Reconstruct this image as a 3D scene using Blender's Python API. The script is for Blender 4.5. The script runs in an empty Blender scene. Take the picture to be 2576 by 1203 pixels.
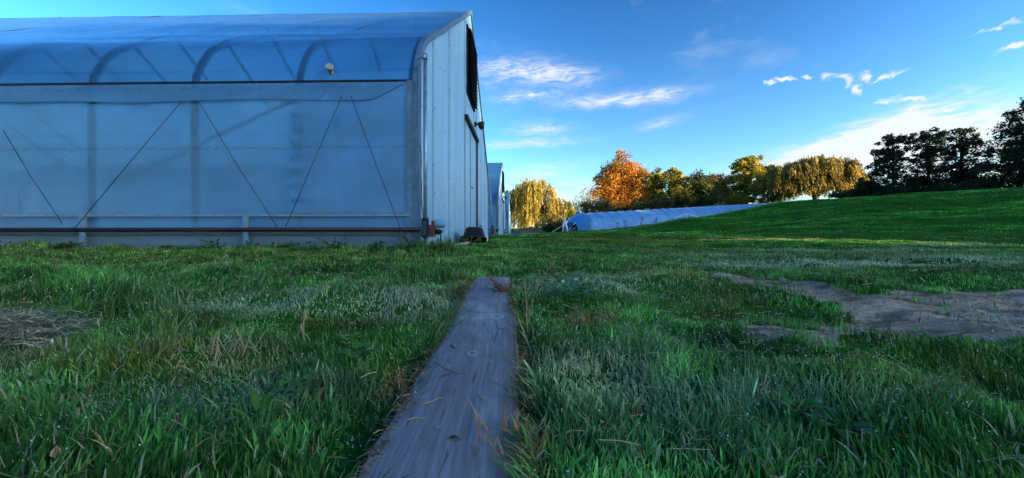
import bpy, math, random
import numpy as np
from mathutils import Vector, Matrix

random.seed(7)
rng = np.random.default_rng(7)
R = math.radians
scene = bpy.context.scene
col = scene.collection

# ------------------------------------------------------------------ camera
ZC = 0.5                      # eye height; the ground falls away below it towards the camera
F = 960.0                     # focal length in pixels of a 2576 x 1203 picture
cam_d = bpy.data.cameras.new('camera')
cam = bpy.data.objects.new('camera', cam_d)
col.objects.link(cam)
cam.location = (0, 0, ZC)
cam.rotation_euler = (R(90), 0, 0)
cam_d.sensor_width = 36.0
cam_d.lens = 36.0 * F / 2576.0
cam_d.clip_start = 0.02
cam_d.clip_end = 6000
scene.camera = cam

# ------------------------------------------------------------------ light
SUN_AZ = 120.0                # degrees clockwise from the view direction (+Y)
SUN_EL = 11.0
scene.view_settings.view_transform = 'Standard'
scene.view_settings.look = 'None'
scene.view_settings.exposure = 1.75
scene.view_settings.gamma = 1.0
scene.view_settings.use_curve_mapping = False
world = bpy.data.worlds.new('World')
scene.world = world
world.use_nodes = True
world.cycles.sampling_method = 'MANUAL'
world.cycles.sample_map_resolution = 256
SKY_STRENGTH = 0.052
SKY_GAMMA = 1.85

sun_d = bpy.data.lights.new('sun', 'SUN')
sun_d.energy = 5.0
sun_d.angle = R(0.5)
sun_d.color = (1.0, 0.76, 0.45)
sun = bpy.data.objects.new('sun', sun_d)
col.objects.link(sun)
sdir = Vector((math.sin(R(SUN_AZ)) * math.cos(R(SUN_EL)), math.cos(R(SUN_AZ)) * math.cos(R(SUN_EL)), math.sin(R(SUN_EL))))
sun.rotation_euler = sdir.to_track_quat('Z', 'Y').to_euler()
sun.location = (60, -40, 40)


class NT:
    """little node helper"""
    def __init__(self, tree):
        self.t = tree
        self.n = tree.nodes
        self.n.clear()

    def node(self, typ, ins=None, **props):
        nd = self.n.new(typ)
        for k, v in props.items():
            setattr(nd, k, v)
        for k, v in (ins or {}).items():
            if isinstance(v, bpy.types.NodeSocket):
                self.t.links.new(v, nd.inputs[k])
            else:
                nd.inputs[k].default_value = v
        return nd

    def math(self, op, a, b=0.0, c=0.0, clamp=False):
        nd = self.node('ShaderNodeMath', {0: a, 1: b, 2: c}, operation=op)
        nd.use_clamp = clamp
        return nd.outputs[0]

    def vmath(self, op, a, b=(0, 0, 0)):
        nd = self.node('ShaderNodeVectorMath', {0: a, 1: b}, operation=op)
        return nd.outputs['Value'] if op in ('DOT_PRODUCT', 'LENGTH') else nd.outputs[0]

    def ramp(self, fac, stops, interp='LINEAR'):
        nd = self.node('ShaderNodeValToRGB', {0: fac})
        cr = nd.color_ramp
        cr.interpolation = interp
        while len(cr.elements) < len(stops):
            cr.elements.new(0.5)
        for e, (p, c) in zip(cr.elements, stops):
            e.position = p
            e.color = c if len(c) == 4 else (*c, 1)
        return nd.outputs[0]

    def mix(self, fac, a, b, blend='MIX'):
        nd = self.n.new('ShaderNodeMix')
        nd.data_type = 'RGBA'
        nd.blend_type = blend
        for s, v in ((nd.inputs[0], fac), (nd.inputs[6], a), (nd.inputs[7], b)):
            if isinstance(v, bpy.types.NodeSocket):
                self.t.links.new(v, s)
            else:
                s.default_value = v if not isinstance(v, tuple) or len(v) == 4 else (*v, 1)
        return nd.outputs[2]

    def noise(self, vec, scale, detail=4, rough=0.55, dist=0.0):
        ins = {'Scale': scale, 'Detail': detail, 'Roughness': rough, 'Distortion': dist}
        if vec is not None:
            ins['Vector'] = vec
        return self.node('ShaderNodeTexNoise', ins).outputs[0]

    def mapping(self, vec, loc=(0, 0, 0), rot=(0, 0, 0), scale=(1, 1, 1), typ='POINT'):
        return self.node('ShaderNodeMapping', {'Vector': vec, 'Location': loc, 'Rotation': rot, 'Scale': scale}, vector_type=typ).outputs[0]

    def schlick(self, f0=0.04, normal=None):
        ins = {'Blend': 0.5}
        if normal is not None:
            ins['Normal'] = normal
        fc = self.node('ShaderNodeLayerWeight', ins).outputs['Facing']
        return self.math('MULTIPLY_ADD', self.math('POWER', fc, 5.0), 1 - f0, f0)

    def maprange(self, v, a, b, c=0.0, d=1.0, interp='SMOOTHSTEP'):
        nd = self.node('ShaderNodeMapRange', {0: v, 1: a, 2: b, 3: c, 4: d}, interpolation_type=interp)
        return nd.outputs[0]


# sky: Nishita daylight with a veil of cirrus, laid out by compass bearing and height above the horizon
def build_sky():
    w = NT(world.node_tree)
    sky = w.node('ShaderNodeTexSky', sky_type='NISHITA', sun_disc=False)
    sky.sun_elevation = R(SUN_EL)
    sky.sun_rotation = R(SUN_AZ)
    sky.altitude = 200
    sky.air_density = 1.0
    sky.dust_density = 1.1
    sky.ozone_density = 2.0
    hs = w.node('ShaderNodeHueSaturation', {'Hue': 0.49, 'Saturation': 1.22, 'Value': 1.0, 'Color': sky.outputs[0]})
    base = w.node('ShaderNodeGamma', {'Color': hs.outputs[0], 'Gamma': SKY_GAMMA}).outputs[0]
    tc = w.node('ShaderNodeTexCoord').outputs['Generated']
    sep = w.node('ShaderNodeSeparateXYZ', {0: tc})
    X, Y, Z = sep.outputs
    az = w.math('MULTIPLY', w.math('ARCTAN2', X, Y), 57.2958)
    el = w.math('MULTIPLY', w.math('ARCSINE', Z), 57.2958)
    ae = w.node('ShaderNodeCombineXYZ', {0: az, 1: el, 2: 0.0}).outputs[0]
    nz = w.node('ShaderNodeTexNoise', {'Vector': w.mapping(ae, scale=(0.25, 0.5, 1)), 'Scale': 1.0, 'Detail': 3.0})
    off = w.vmath('MULTIPLY', w.vmath('SUBTRACT', nz.outputs['Color'], (0.5, 0.5, 0.5)), (2.4, 1.3, 0.0))
    aw = w.vmath('ADD', ae, off)
    # (bearing, elevation, half width, half height, tilt, strength)
    blobs = []

    def px(x, y, sx, sy, rot, amp):
        X_, Z_ = (x - 1288) / F, (601 - y) / F
        a = math.degrees(math.atan(X_))
        e = math.degrees(math.atan(Z_ / math.hypot(1, X_)))
        k = 57.3 / F / (1 + X_ * X_) ** 0.5
        blobs.append((a, e, sx * k, sy * k, rot, amp))
    px(1255, 176, 40, 20, 0, 0.5); px(1345, 180, 62, 22, -6, 0.75); px(1440, 192, 60, 18, -6, 0.55)
    px(1335, 240, 70, 8, 3, 0.8); px(1560, 250, 120, 12, 0, 0.95); px(1670, 248, 40, 12, 5, 0.4)
    px(1355, 325, 60, 14, 0, 0.6); px(1320, 362, 100, 8, 2, 0.7); px(1655, 312, 50, 9, 8, 0.4)
    px(1340, 438, 90, 16, 8, 0.6); px(1460, 462, 60, 14, 0, 0.6); px(1380, 500, 150, 22, 0, 0.7)
    for (x, y, sx, sy, r) in ((1937, 206, 14, 4, -10), (1975, 198, 20, 5, -18), (2025, 192, 10, 6, -30), (2077, 187, 16, 8, -10),
                              (2118, 186, 20, 8, -15), (2135, 203, 9, 16, 15), (2158, 225, 6, 14, 10), (2176, 190, 12, 14, 20),
                              (2240, 186, 32, 5, 10), (2225, 258, 16, 5, 0), (2296, 249, 34, 6, -8), (2250, 245, 14, 4, 0), (2390, 275, 12, 6, 0),
                              (2570, 110, 40, 6, 10), (2510, 66, 36, 4, 0)):
        px(x, y, sx * 0.8, sy * 0.8, r, 1.4)
    px(2050, 395, 150, 20, 13, 1.9); px(2190, 350, 120, 26, 22, 2.0); px(2265, 298, 44, 9, 28, 0.6)
    px(2330, 335, 170, 26, 3, 1.6); px(2230, 400, 210, 40, 3, 1.8); px(2470, 318, 90, 16, 0, 0.6)
    px(2400, 420, 180, 60, 0, 0.5); px(2170, 305, 34, 5, 10, 0.4); px(1240, 210, 80, 50, 0, 0.12)
    acc = None
    aw2 = w.vmath('ADD', ae, w.vmath('ADD', w.vmath('MULTIPLY', off, (0.3, 0.3, 0.0)), w.vmath('MULTIPLY', w.vmath('SUBTRACT', w.node('ShaderNodeTexNoise', {'Vector': ae, 'Scale': 0.9, 'Detail': 3.0}).outputs['Color'], (0.5, 0.5, 0.5)), (2.6, 1.5, 0.0))))
    for (a, e, sx, sy, r, amp) in blobs:
        m = w.mapping(aw2 if sx < 1.2 else aw, loc=(a, e, 0), rot=(0, 0, R(r)), scale=(sx * 1.15, sy * 1.15, 1), typ='TEXTURE')
        d2 = w.vmath('DOT_PRODUCT', m, m)
        if sx < 1.2:
            d2 = w.math('MULTIPLY', d2, w.math('MULTIPLY_ADD', d2, 0.5, 0.6))
        g = w.math('EXPONENT', w.math('MULTIPLY', d2, -1.0))
        acc = w.math('MULTIPLY', g, amp) if acc is None else w.math('MULTIPLY_ADD', g, amp, acc)
    tex = w.noise(w.mapping(aw, rot=(0, 0, R(-12)), scale=(0.35, 1.5, 1)), 0.8, 6, 0.62, 0.6)
    rip = w.noise(w.mapping(aw, rot=(0, 0, R(-18)), scale=(0.5, 2.6, 1)), 1.3, 3, 0.5, 0.3)
    t = w.math('ADD', w.math('MULTIPLY', tex, 0.75), w.math('MULTIPLY', rip, 0.35))
    dens = w.math('MULTIPLY', acc, w.maprange(t, 0.38, 0.72, 0.15, 1.15))
    # the same thin veil over the rest of the sky
    wide = w.noise(w.mapping(aw, scale=(0.05, 0.14, 1)), 1.0, 5, 0.6, 0.4)
    veil = w.math('MULTIPLY', w.maprange(wide, 0.55, 0.8), 0.22)
    dens = w.math('MULTIPLY', w.math('ADD', dens, veil), w.maprange(el, -1.0, 4.0), clamp=True)
    # pale air towards the horizon
    hz = w.math('MULTIPLY', w.math('EXPONENT', w.math('DIVIDE', w.math('MAXIMUM', el, 0.0), -9.0)), 0.84)
    base = w.mix(hz, base, (3.5, 4.2, 4.9))
    cl = w.mix(w.math('MINIMUM', dens, 0.92), base, (5.5, 5.7, 6.0))
    bg = w.node('ShaderNodeBackground', {'Color': cl, 'Strength': SKY_STRENGTH})
    out = w.node('ShaderNodeOutputWorld', {'Surface': bg.outputs[0]})


build_sky()


# ------------------------------------------------------------------ helpers
def tag(o, label=None, cat=None, group=None, kind=None):
    if label: o['label'] = label
    if cat: o['category'] = cat
    if group: o['group'] = group
    if kind: o['kind'] = kind
    return o


def empty(name, loc=(0, 0, 0), rz=0.0):
    o = bpy.data.objects.new(name, None)
    o.empty_display_size = 0.2
    col.objects.link(o)
    o.location = loc
    o.rotation_euler = (0, 0, rz)
    return o


def link(name, me, parent=None, mat=None, smooth=False):
    if mat is not None:
        me.materials.append(mat)
    if smooth:
        me.polygons.foreach_set('use_smooth', [True] * len(me.polygons))
    o = bpy.data.objects.new(name, me)
    col.objects.link(o)
    if parent is not None:
        o.parent = parent
    return o


class MB:
    def __init__(self):
        self.v, self.f = [], []

    def add(self, vs, fs):
        b = len(self.v)
        self.v += [tuple(p) for p in vs]
        self.f += [tuple(i + b for i in f) for f in fs]
        return self

    def box(self, x0, x1, y0, y1, z0, z1):
        vs = [(x, y, z) for x in (x0, x1) for y in (y0, y1) for z in (z0, z1)]
        return self.add(vs, [(0, 1, 3, 2), (4, 6, 7, 5), (0, 4, 5, 1), (2, 3, 7, 6), (0, 2, 6, 4), (1, 5, 7, 3)])

    def tube(self, pts, rad, seg=8, caps=True):
        pts = [Vector(p) for p in pts]
        n = len(pts)
        if not hasattr(rad, '__len__'):
            rad = [rad] * n
        rings = []
        up = None
        for i, p in enumerate(pts):
            d = (pts[min(i + 1, n - 1)] - pts[max(i - 1, 0)])
            if d.length < 1e-9: d = Vector((0, 0, 1))
            d.normalize()
            if up is None:
                up = Vector((0, 0, 1)) if abs(d.z) < 0.9 else Vector((1, 0, 0))
            a = d.cross(up)
            if a.length < 1e-4:
                a = d.cross(Vector((0, 1, 0)))
            a.normalize()
            b = d.cross(a).normalized()
            up = -b if False else up
            rings.append([p + (a * math.cos(t) + b * math.sin(t)) * rad[i] for t in [2 * math.pi * k / seg for k in range(seg)]])
        vs = [q for r in rings for q in r]
        fs = [(i * seg + k, i * seg + (k + 1) % seg, (i + 1) * seg + (k + 1) % seg, (i + 1) * seg + k) for i in range(n - 1) for k in range(seg)]
        if caps:
            fs += [tuple(reversed(range(seg))), tuple((n - 1) * seg + k for k in range(seg))]
        return self.add(vs, fs)

    def cyl(self, p0, p1, r, seg=12):
        return self.tube([p0, p1], r, seg)

    def build(self, name, mat, parent=None, smooth=False, bevel=0.0):
        me = bpy.data.meshes.new(name)
        me.from_pydata(self.v, [], self.f)
        me.update()
        o = link(name, me, parent, mat, smooth)
        if bevel:
            m = o.modifiers.new('bevel', 'BEVEL')
            m.width = bevel
            m.segments = 2
            m.limit_method = 'ANGLE'
        return o


def mesh_np(name, V, Q=None, T=None, cols=None, mat=None, parent=None, smooth=False):
    """mesh from numpy: quads Q (n,4), triangles T (m,3), colours per vertex"""
    me = bpy.data.meshes.new(name)
    V = np.ascontiguousarray(V, dtype=np.float32)
    parts, totals = [], []
    if Q is not None and len(Q):
        parts.append(np.asarray(Q, np.int32).ravel()); totals.append(np.full(len(Q), 4, np.int32))
    if T is not None and len(T):
        parts.append(np.asarray(T, np.int32).ravel()); totals.append(np.full(len(T), 3, np.int32))
    loops = np.concatenate(parts); tot = np.concatenate(totals)
    start = np.concatenate([[0], np.cumsum(tot)[:-1]]).astype(np.int32)
    me.vertices.add(len(V)); me.vertices.foreach_set('co', V.ravel())
    me.loops.add(len(loops)); me.loops.foreach_set('vertex_index', loops)
    me.polygons.add(len(tot)); me.polygons.foreach_set('loop_start', start); me.polygons.foreach_set('loop_total', tot)
    if smooth:
        me.polygons.foreach_set('use_smooth', np.ones(len(tot), bool))
    me.update(calc_edges=True)
    if cols is not None:
        a = me.color_attributes.new('Col', 'FLOAT_COLOR', 'POINT')
        c = np.ones((len(V), 4), np.float32); c[:, :3] = cols
        a.data.foreach_set('color', c.ravel())
    return link(name, me, parent, mat)


def snoise(x, y, seed, n=6, f0=1.0):
    """cheap smooth noise: sum of sines, about -1..1"""
    r = np.random.default_rng(seed)
    s = 0
    for k in range(n):
        a = r.uniform(0, 6.283); f = f0 * (1 + 0.55 * k) * r.uniform(0.8, 1.2)
        s = s + np.sin(f * (x * math.cos(a) + y * math.sin(a)) + r.uniform(0, 6.283) + 0.8 * np.sin(0.7 * f * (x * math.sin(a) - y * math.cos(a)) + r.uniform(0, 6.28)))
    return s / n * 1.5


# ------------------------------------------------------------------ materials
def mat_new(name):
    m = bpy.data.materials.new(name)
    m.use_nodes = True
    return m, NT(m.node_tree)


def principled(name, colr, rough=0.5, metal=0.0, noise=0.0, nscale=8.0, bump=0.0, spec=0.5):
    m, t = mat_new(name)
    tc = t.node('ShaderNodeTexCoord').outputs['Object']
    c = colr
    ins = {'Roughness': rough, 'Metallic': metal, 'Specular IOR Level': spec}
    if noise:
        n = t.noise(tc, nscale, 6, 0.6)
        c = t.mix(t.maprange(n, 0.3, 0.7), tuple(v * (1 - noise) for v in colr), tuple(min(1, v * (1 + noise)) for v in colr))
        ins['Roughness'] = t.maprange(n, 0.2, 0.8, max(0.05, rough - 0.12), min(1, rough + 0.12))
    ins['Base Color'] = c if not isinstance(c, tuple) else (*c, 1)
    p = t.node('ShaderNodeBsdfPrincipled', ins)
    if bump:
        b = t.node('ShaderNodeBump', {'Strength': bump, 'Distance': 0.01, 'Height': t.noise(tc, nscale * 3, 5)})
        t.t.links.new(b.outputs[0], p.inputs['Normal'])
    t.node('ShaderNodeOutputMaterial', {0: p.outputs[0]})
    return m


def leaf_material(name, trans=0.35, gloss=0.04, rough=0.45, tint=(1, 1, 1)):
    m, t = mat_new(name)
    c = t.node('ShaderNodeVertexColor', layer_name='Col').outputs[0]
    d = t.node('ShaderNodeBsdfDiffuse', {'Color': c})
    tr = t.node('ShaderNodeBsdfTranslucent', {'Color': t.mix(1.0, c, (1.15, 1.1, 0.7), 'MULTIPLY')})
    a = t.node('ShaderNodeMixShader', {0: trans, 1: d.outputs[0], 2: tr.outputs[0]})
    g = t.node('ShaderNodeBsdfGlossy', {'Color': (1, 1, 1, 1), 'Roughness': rough})
    b = t.node('ShaderNodeMixShader', {0: t.math('MULTIPLY', t.schlick(), gloss * 10), 1: a.outputs[0], 2: g.outputs[0]})
    t.node('ShaderNodeOutputMaterial', {0: b.outputs[0]})
    return m


def film_material(name, transp=0.32, transl=0.32, base=(0.16, 0.47, 0.80), stains=True, rough=0.3, tint=(0.8, 0.88, 0.95), bump=0.4):
    m, t = mat_new(name)
    tc = t.node('ShaderNodeTexCoord').outputs['Object']
    sep = t.node('ShaderNodeSeparateXYZ', {0: tc})
    c = base
    big = t.noise(t.mapping(tc, scale=(0.6, 0.6, 1.2)), 1.4, 5, 0.55)
    c = t.mix(t.maprange(big, 0.3, 0.7), tuple(v * 0.82 for v in base), tuple(min(1, v * 1.12) for v in base))
    opac = transp
    if stains:
        # rain-run dirt: horizontal tide lines and short slanting streaks, denser at fixed heights
        hor = t.noise(t.mapping(tc, scale=(0.7, 1, 16)), 1.6, 5, 0.6)
        c = t.mix(t.maprange(hor, 0.52, 0.75, 0.0, 0.35), c, (0.30, 0.34, 0.38))
        fine = t.noise(t.mapping(tc, scale=(5, 1, 40)), 2.0, 4, 0.7)
        acc = None
        for (z, wd, amp) in ((1.34, 0.022, 1.0), (1.52, 0.03, 0.35), (1.05, 0.02, 0.3), (0.47, 0.02, 0.5), (2.12, 0.05, 0.6), (2.20, 0.02, 0.8)):
            dz = t.math('DIVIDE', t.math('SUBTRACT', sep.outputs[2], z), wd)
            g = t.math('MULTIPLY', t.math('EXPONENT', t.math('MULTIPLY', t.math('MULTIPLY', dz, dz), -1.0)), amp)
            acc = g if acc is None else t.math('ADD', acc, g)
        band = t.math('MULTIPLY', acc, t.maprange(fine, 0.42, 0.68))
        c = t.mix(t.math('MULTIPLY', band, 0.95, clamp=True), c, (0.05, 0.045, 0.04))
        sl = t.noise(t.mapping(t.mapping(tc, rot=(0, R(36), 0)), scale=(1.0, 1, 26)), 1.5, 3, 0.6)
        area = t.noise(t.mapping(tc, loc=(3.1, 0, 0.4), scale=(0.8, 1, 1.0)), 1.2, 2, 0.5)
        zz = t.math('MULTIPLY', t.maprange(sep.outputs[2], 0.7, 1.15), t.maprange(sep.outputs[2], 1.9, 1.5))
        st = t.math('MULTIPLY', t.math('MULTIPLY', t.maprange(sl, 0.60, 0.70), t.maprange(area, 0.48, 0.60)), zz)
        c = t.mix(t.math('MULTIPLY', st, 0.6), c, (0.05, 0.05, 0.05))
    bmp = t.node('ShaderNodeBump', {'Strength': bump, 'Distance': 0.06, 'Height': t.noise(t.mapping(tc, rot=(0, 0.5, 0), scale=(2.2, 1.0, 0.5)), 2.2, 4, 0.5, 0.6)})
    d = t.node('ShaderNodeBsdfDiffuse', {'Color': c, 'Normal': bmp.outputs[0]})
    tl = t.node('ShaderNodeBsdfTranslucent', {'Color': c})
    a = t.node('ShaderNodeMixShader', {0: transl / (1 - transp), 1: d.outputs[0], 2: tl.outputs[0]})
    # milky film: what touches it shows, what stands farther behind blurs away
    tr_ = t.node('ShaderNodeBsdfRefraction', {'Color': (*tint, 1), 'Roughness': 0.3, 'IOR': 1.2})
    tt_ = t.node('ShaderNodeBsdfTransparent', {'Color': (*tint, 1)})
    tp = t.node('ShaderNodeMixShader', {0: 0.45, 1: tr_.outputs[0], 2: tt_.outputs[0]})
    b = t.node('ShaderNodeMixShader', {0: transp, 1: a.outputs[0], 2: tp.outputs[0]})
    gl = t.node('ShaderNodeBsdfGlossy', {'Color': (1, 1, 1, 1), 'Roughness': rough, 'Normal': bmp.outputs[0]})
    e = t.node('ShaderNodeMixShader', {0: t.math('MULTIPLY', t.schlick(0.05, bmp.outputs[0]), 0.8), 1: b.outputs[0], 2: gl.outputs[0]})
    t.node('ShaderNodeOutputMaterial', {0: e.outputs[0]})
    return m


M = {}
M['film'] = film_material('curtain film')
M['roof_film'] = film_material('roof film', 0.5, 0.10, (0.05, 0.22, 0.47), stains=False, rough=0.2, bump=0.2, tint=(0.42, 0.60, 0.78))
M['flap'] = film_material('flap film', 0.16, 0.24, (0.09, 0.29, 0.55))
M['tunnel_film'] = film_material('tunnel film', 0.05, 0.3, (0.05, 0.34, 0.76), stains=False, rough=0.6, bump=0.12)
M['galv'] = principled('galvanised steel', (0.20, 0.30, 0.40), 0.42, 0.6, 0.25, 14)
M['pipe_dark'] = principled('dark frame pipe', (0.02, 0.028, 0.04), 0.5, 0.4, 0.2, 10)
M['black'] = principled('black plastic', (0.009, 0.009, 0.011), 0.55, 0, 0.3, 12, 0, 0.25)
M['black_pipe'] = principled('black roll pipe', (0.008, 0.008, 0.009), 0.5, 0, 0.4, 6, 0, 0.3)
M['strip'] = principled('joint strip', (0.17, 0.36, 0.52), 0.45, 0.2, 0.25, 12)
M['trim'] = principled('painted trim', (0.085, 0.17, 0.27), 0.5, 0.1, 0.3, 8)
M['rope'] = principled('rope', (0.035, 0.03, 0.035), 0.8)
M['white_plastic'] = principled('white plastic', (0.72, 0.74, 0.72), 0.5, 0, 0.12, 9)
M['timber'] = principled('weathered board', (0.16, 0.14, 0.12), 0.8, 0, 0.35, 20, 0.3)
M['red_gear'] = principled('rusty gearbox', (0.10, 0.022, 0.016), 0.6, 0.1, 0.4, 30, 0.2)
M['blue_motor'] = principled('blue motor paint', (0.16, 0.34, 0.50), 0.4, 0.1, 0.15, 20)
M['blue_crate'] = principled('blue crate plastic', (0.05, 0.16, 0.42), 0.5, 0, 0.1, 9)
M['base_panel'] = film_material('base panel', 0.05, 0.2, (0.12, 0.22, 0.32), stains=True)
M['bark'] = principled('bark', (0.055, 0.042, 0.032), 0.9, 0, 0.4, 9, 0.5)
M['bare_bark'] = principled('pale bare twigs', (0.30, 0.23, 0.17), 0.9, 0, 0.3, 9)
M['leaf'] = leaf_material('tree leaves')
M['grass'] = leaf_material('grass blades', 0.28, 0.015, 0.42)
M['weed'] = leaf_material('weed leaves', 0.3, 0.03, 0.4)
M['white_post'] = principled('white painted post', (0.66, 0.68, 0.68), 0.6, 0, 0.15, 12)


def panel_material():
    m, t = mat_new('polycarbonate panel')
    tc = t.node('ShaderNodeTexCoord').outputs['Object']
    n = t.noise(t.mapping(tc, scale=(1, 1.6, 0.25)), 1.5, 5, 0.55)
    c = t.mix(t.maprange(n, 0.3, 0.7), (0.26, 0.57, 0.82), (0.35, 0.69, 0.94))
    drip = t.noise(t.mapping(tc, scale=(1, 14, 0.5)), 1.6, 4, 0.6)
    c = t.mix(t.maprange(drip, 0.58, 0.8, 0, 0.3), c, (0.42, 0.48, 0.50))
    sep = t.node('ShaderNodeSeparateXYZ', {0: tc})
    dirt = t.math('MULTIPLY', t.maprange(sep.outputs[2], 0.7, 0.0), t.maprange(t.noise(tc, 5, 5, 0.65), 0.35, 0.7))
    c = t.mix(t.math('MULTIPLY', dirt, 0.55), c, (0.16, 0.16, 0.11))
    flute = t.node('ShaderNodeTexWave', {'Vector': tc, 'Scale': 12.0, 'Distortion': 0.0}, bands_direction='Y')
    bmp = t.node('ShaderNodeBump', {'Strength': 0.12, 'Distance': 0.01, 'Height': flute.outputs[1]})
    p = t.node('ShaderNodeBsdfPrincipled', {'Base Color': c, 'Roughness': 0.36, 'Normal': bmp.outputs[0]})
    tl = t.node('ShaderNodeBsdfTranslucent', {'Color': c})
    x = t.node('ShaderNodeMixShader', {0: 0.25, 1: p.outputs[0], 2: tl.outputs[0]})
    t.node('ShaderNodeOutputMaterial', {0: x.outputs[0]})
    return m


M['panel'] = panel_material()


def soil_material():
    m, t = mat_new('ground')
    tc = t.node('ShaderNodeTexCoord').outputs['Object']
    dirt = t.node('ShaderNodeAttribute', attribute_name='dirt').outputs['Fac']
    n1 = t.noise(tc, 0.35, 6, 0.6)
    n2 = t.noise(tc, 5.0, 6, 0.65)
    n3 = t.noise(tc, 55.0, 5, 0.6)
    n4 = t.noise(t.mapping(tc, scale=(1, 0.35, 1)), 0.9, 6, 0.65)
    g = t.mix(t.maprange(n4, 0.32, 0.68), (0.016, 0.085, 0.010), (0.045, 0.19, 0.020))
    g = t.mix(t.math('MULTIPLY', t.maprange(n1, 0.56, 0.72), 0.6), g, (0.085, 0.06, 0.028))
    n5 = t.noise(t.mapping(tc, scale=(0.5, 1, 1)), 0.28, 6, 0.62)
    g = t.mix(t.maprange(n5, 0.5, 0.68, 0, 0.75), g, (0.05, 0.15, 0.03))
    g = t.mix(t.maprange(n5, 0.48, 0.3, 0, 0.7), g, (0.012, 0.05, 0.008))
    g = t.mix(t.maprange(n3, 0.3, 0.7), t.mix(0.5, g, (0.012, 0.02, 0.008)), g)
    d = t.mix(t.maprange(n2, 0.3, 0.7), (0.26, 0.18, 0.125), (0.58, 0.43, 0.32))
    d = t.mix(t.maprange(n3, 0.5, 0.7, 0, 0.8), d, (0.06, 0.048, 0.04))
    d = t.mix(t.maprange(t.noise(t.mapping(tc, rot=(0, 0, 0.5), scale=(1, 3, 1)), 3.0, 5, 0.65), 0.48, 0.66, 0, 0.75), d, (0.075, 0.06, 0.05))
    c = t.mix(t.maprange(t.math('ADD', dirt, t.math('MULTIPLY', t.math('SUBTRACT', n2, 0.5), 0.8)), 0.25, 0.65), g, d)
    h = t.math('ADD', t.math('MULTIPLY', n2, 0.6), t.math('MULTIPLY', n3, 0.35))
    bmp = t.node('ShaderNodeBump', {'Strength': 0.8, 'Distance': 0.04, 'Height': h})
    p = t.node('ShaderNodeBsdfPrincipled', {'Base Color': c, 'Roughness': 0.9, 'Normal': bmp.outputs[0], 'Specular IOR Level': 0.0})
    t.node('ShaderNodeOutputMaterial', {0: p.outputs[0]})
    return m


M['soil'] = soil_material()

# ------------------------------------------------------------------ terrain
CP = np.array([  # X, Y, height relative to the eye
    (0, -6, -0.62), (-8, -4, -0.55), (8, -4, -0.6), (0, 0.0, -0.50), (-3, 0.3, -0.47), (3, 0.3, -0.50),
    (-0.15, 0.75, -0.462), (-0.17, 3.1, -0.352), (1.5, 1.2, -0.45), (3.0, 2.3, -0.38), (-1.4, 1.4, -0.42), (-3.0, 2.8, -0.32),
    (-1.3, 5, -0.15), (-4, 5, -0.14), (-7, 5.1, -0.14), (-20, 5.5, -0.14), (-6, 12, -0.14), (-20, 14, -0.14), (-1.0, 9, -0.10),
    (0, 6, -0.15), (0.5, 9, -0.04), (2, 6, -0.16), (4, 5, -0.21), (7, 5.2, -0.2), (4.5, 10, -0.05), (8.5, 10, 0.02), (13, 9, 0.05), (12, 5, -0.1),
    (-1, 16, 0.06), (-1, 23, 0.2), (-8, 23, 0.2), (-0.5, 34, 0.35), (-8, 40, 0.4), (-30, 30, 0.2), (3, 20, 0.2), (1.2, 30, 0.36),
    (6, 24, 0.32), (5.4, 37, 0.72), (10, 34, 0.85), (14.6, 34, 1.72), (22, 32, 3.05), (35, 26, 3.45), (28, 28, 3.2), (12, 15, 0.45), (18, 16, 1.0),
    (24, 17, 1.7), (30, 18, 2.4), (16, 24, 1.35), (20, 46.5, 2.0), (30, 53, 3.0), (42, 60, 3.9), (35, 42, 3.9), (43, 46, 4.6), (55, 45, 5.2), (55, 36, 5.0), (50, 60, 5.0),
    (19, 70, 3.4), (30, 66, 3.8), (40, 66, 4.4), (3.5, 52, 0.8), (-15, 60, 0.8), (12, 60, 2.0), (60, 20, 4.6), (70, 5, 5.0), (60, -20, 4.5), (40, -40, 2.5), (25, -10, 0.9), (30, 4, 1.5),
    (0, -60, -1.0), (-60, -40, -1.0), (-60, 10, 0.0), (-70, 60, 0.8), (100, 40, 6.0), (100, -40, 5.0), (80, 90, 5.5), (0, 110, 3.0), (-80, 120, 1.5), (60, 140, 5.0)], float)


def tps(r2):
    return np.where(r2 > 1e-12, 0.5 * r2 * np.log(np.maximum(r2, 1e-12)), 0.0)


def warp(X, Y):      # compress distances so that near detail and far hills share one smooth sheet
    r = np.hypot(X, Y) + 1e-9
    s = np.arcsinh(r / 4.0) * 4.0 / r
    return X * s, Y * s


cu, cv = warp(CP[:, 0], CP[:, 1])
nc = len(CP)
K = tps((cu[:, None] - cu) ** 2 + (cv[:, None] - cv) ** 2) + np.eye(nc) * 0.02
A = np.zeros((nc + 3, nc + 3)); A[:nc, :nc] = K
A[:nc, nc] = 1; A[:nc, nc + 1] = cu; A[:nc, nc + 2] = cv; A[nc:, :nc] = A[:nc, nc:].T
W_ = np.linalg.solve(A, np.concatenate([CP[:, 2], np.zeros(3)]))
MOUNDS = []


def ground_base(X, Y):
    X = np.atleast_1d(np.asarray(X, float)); Y = np.atleast_1d(np.asarray(Y, float))
    rr = np.hypot(X, Y); k = np.minimum(1, 150.0 / np.maximum(rr, 1e-6))
    u, v = warp(X * k, Y * k)
    z = W_[nc] + W_[nc + 1] * u + W_[nc + 2] * v
    for i in range(nc):
        z = z + W_[i] * tps((u - cu[i]) ** 2 + (v - cv[i]) ** 2)
    return z + ZC


PL = dict(hw=0.149, y0=0.25, y1=3.1, z0=-0.465, z1=-0.32)     # the plank, heights relative to the eye


def plank_x(Y):
    """middle line of the plank, which lies a little askew"""
    return -0.131 - 0.0165 * (np.asarray(Y) - 0.7) + 0.012 * np.sin((np.asarray(Y) - 0.7) * 1.5)


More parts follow.
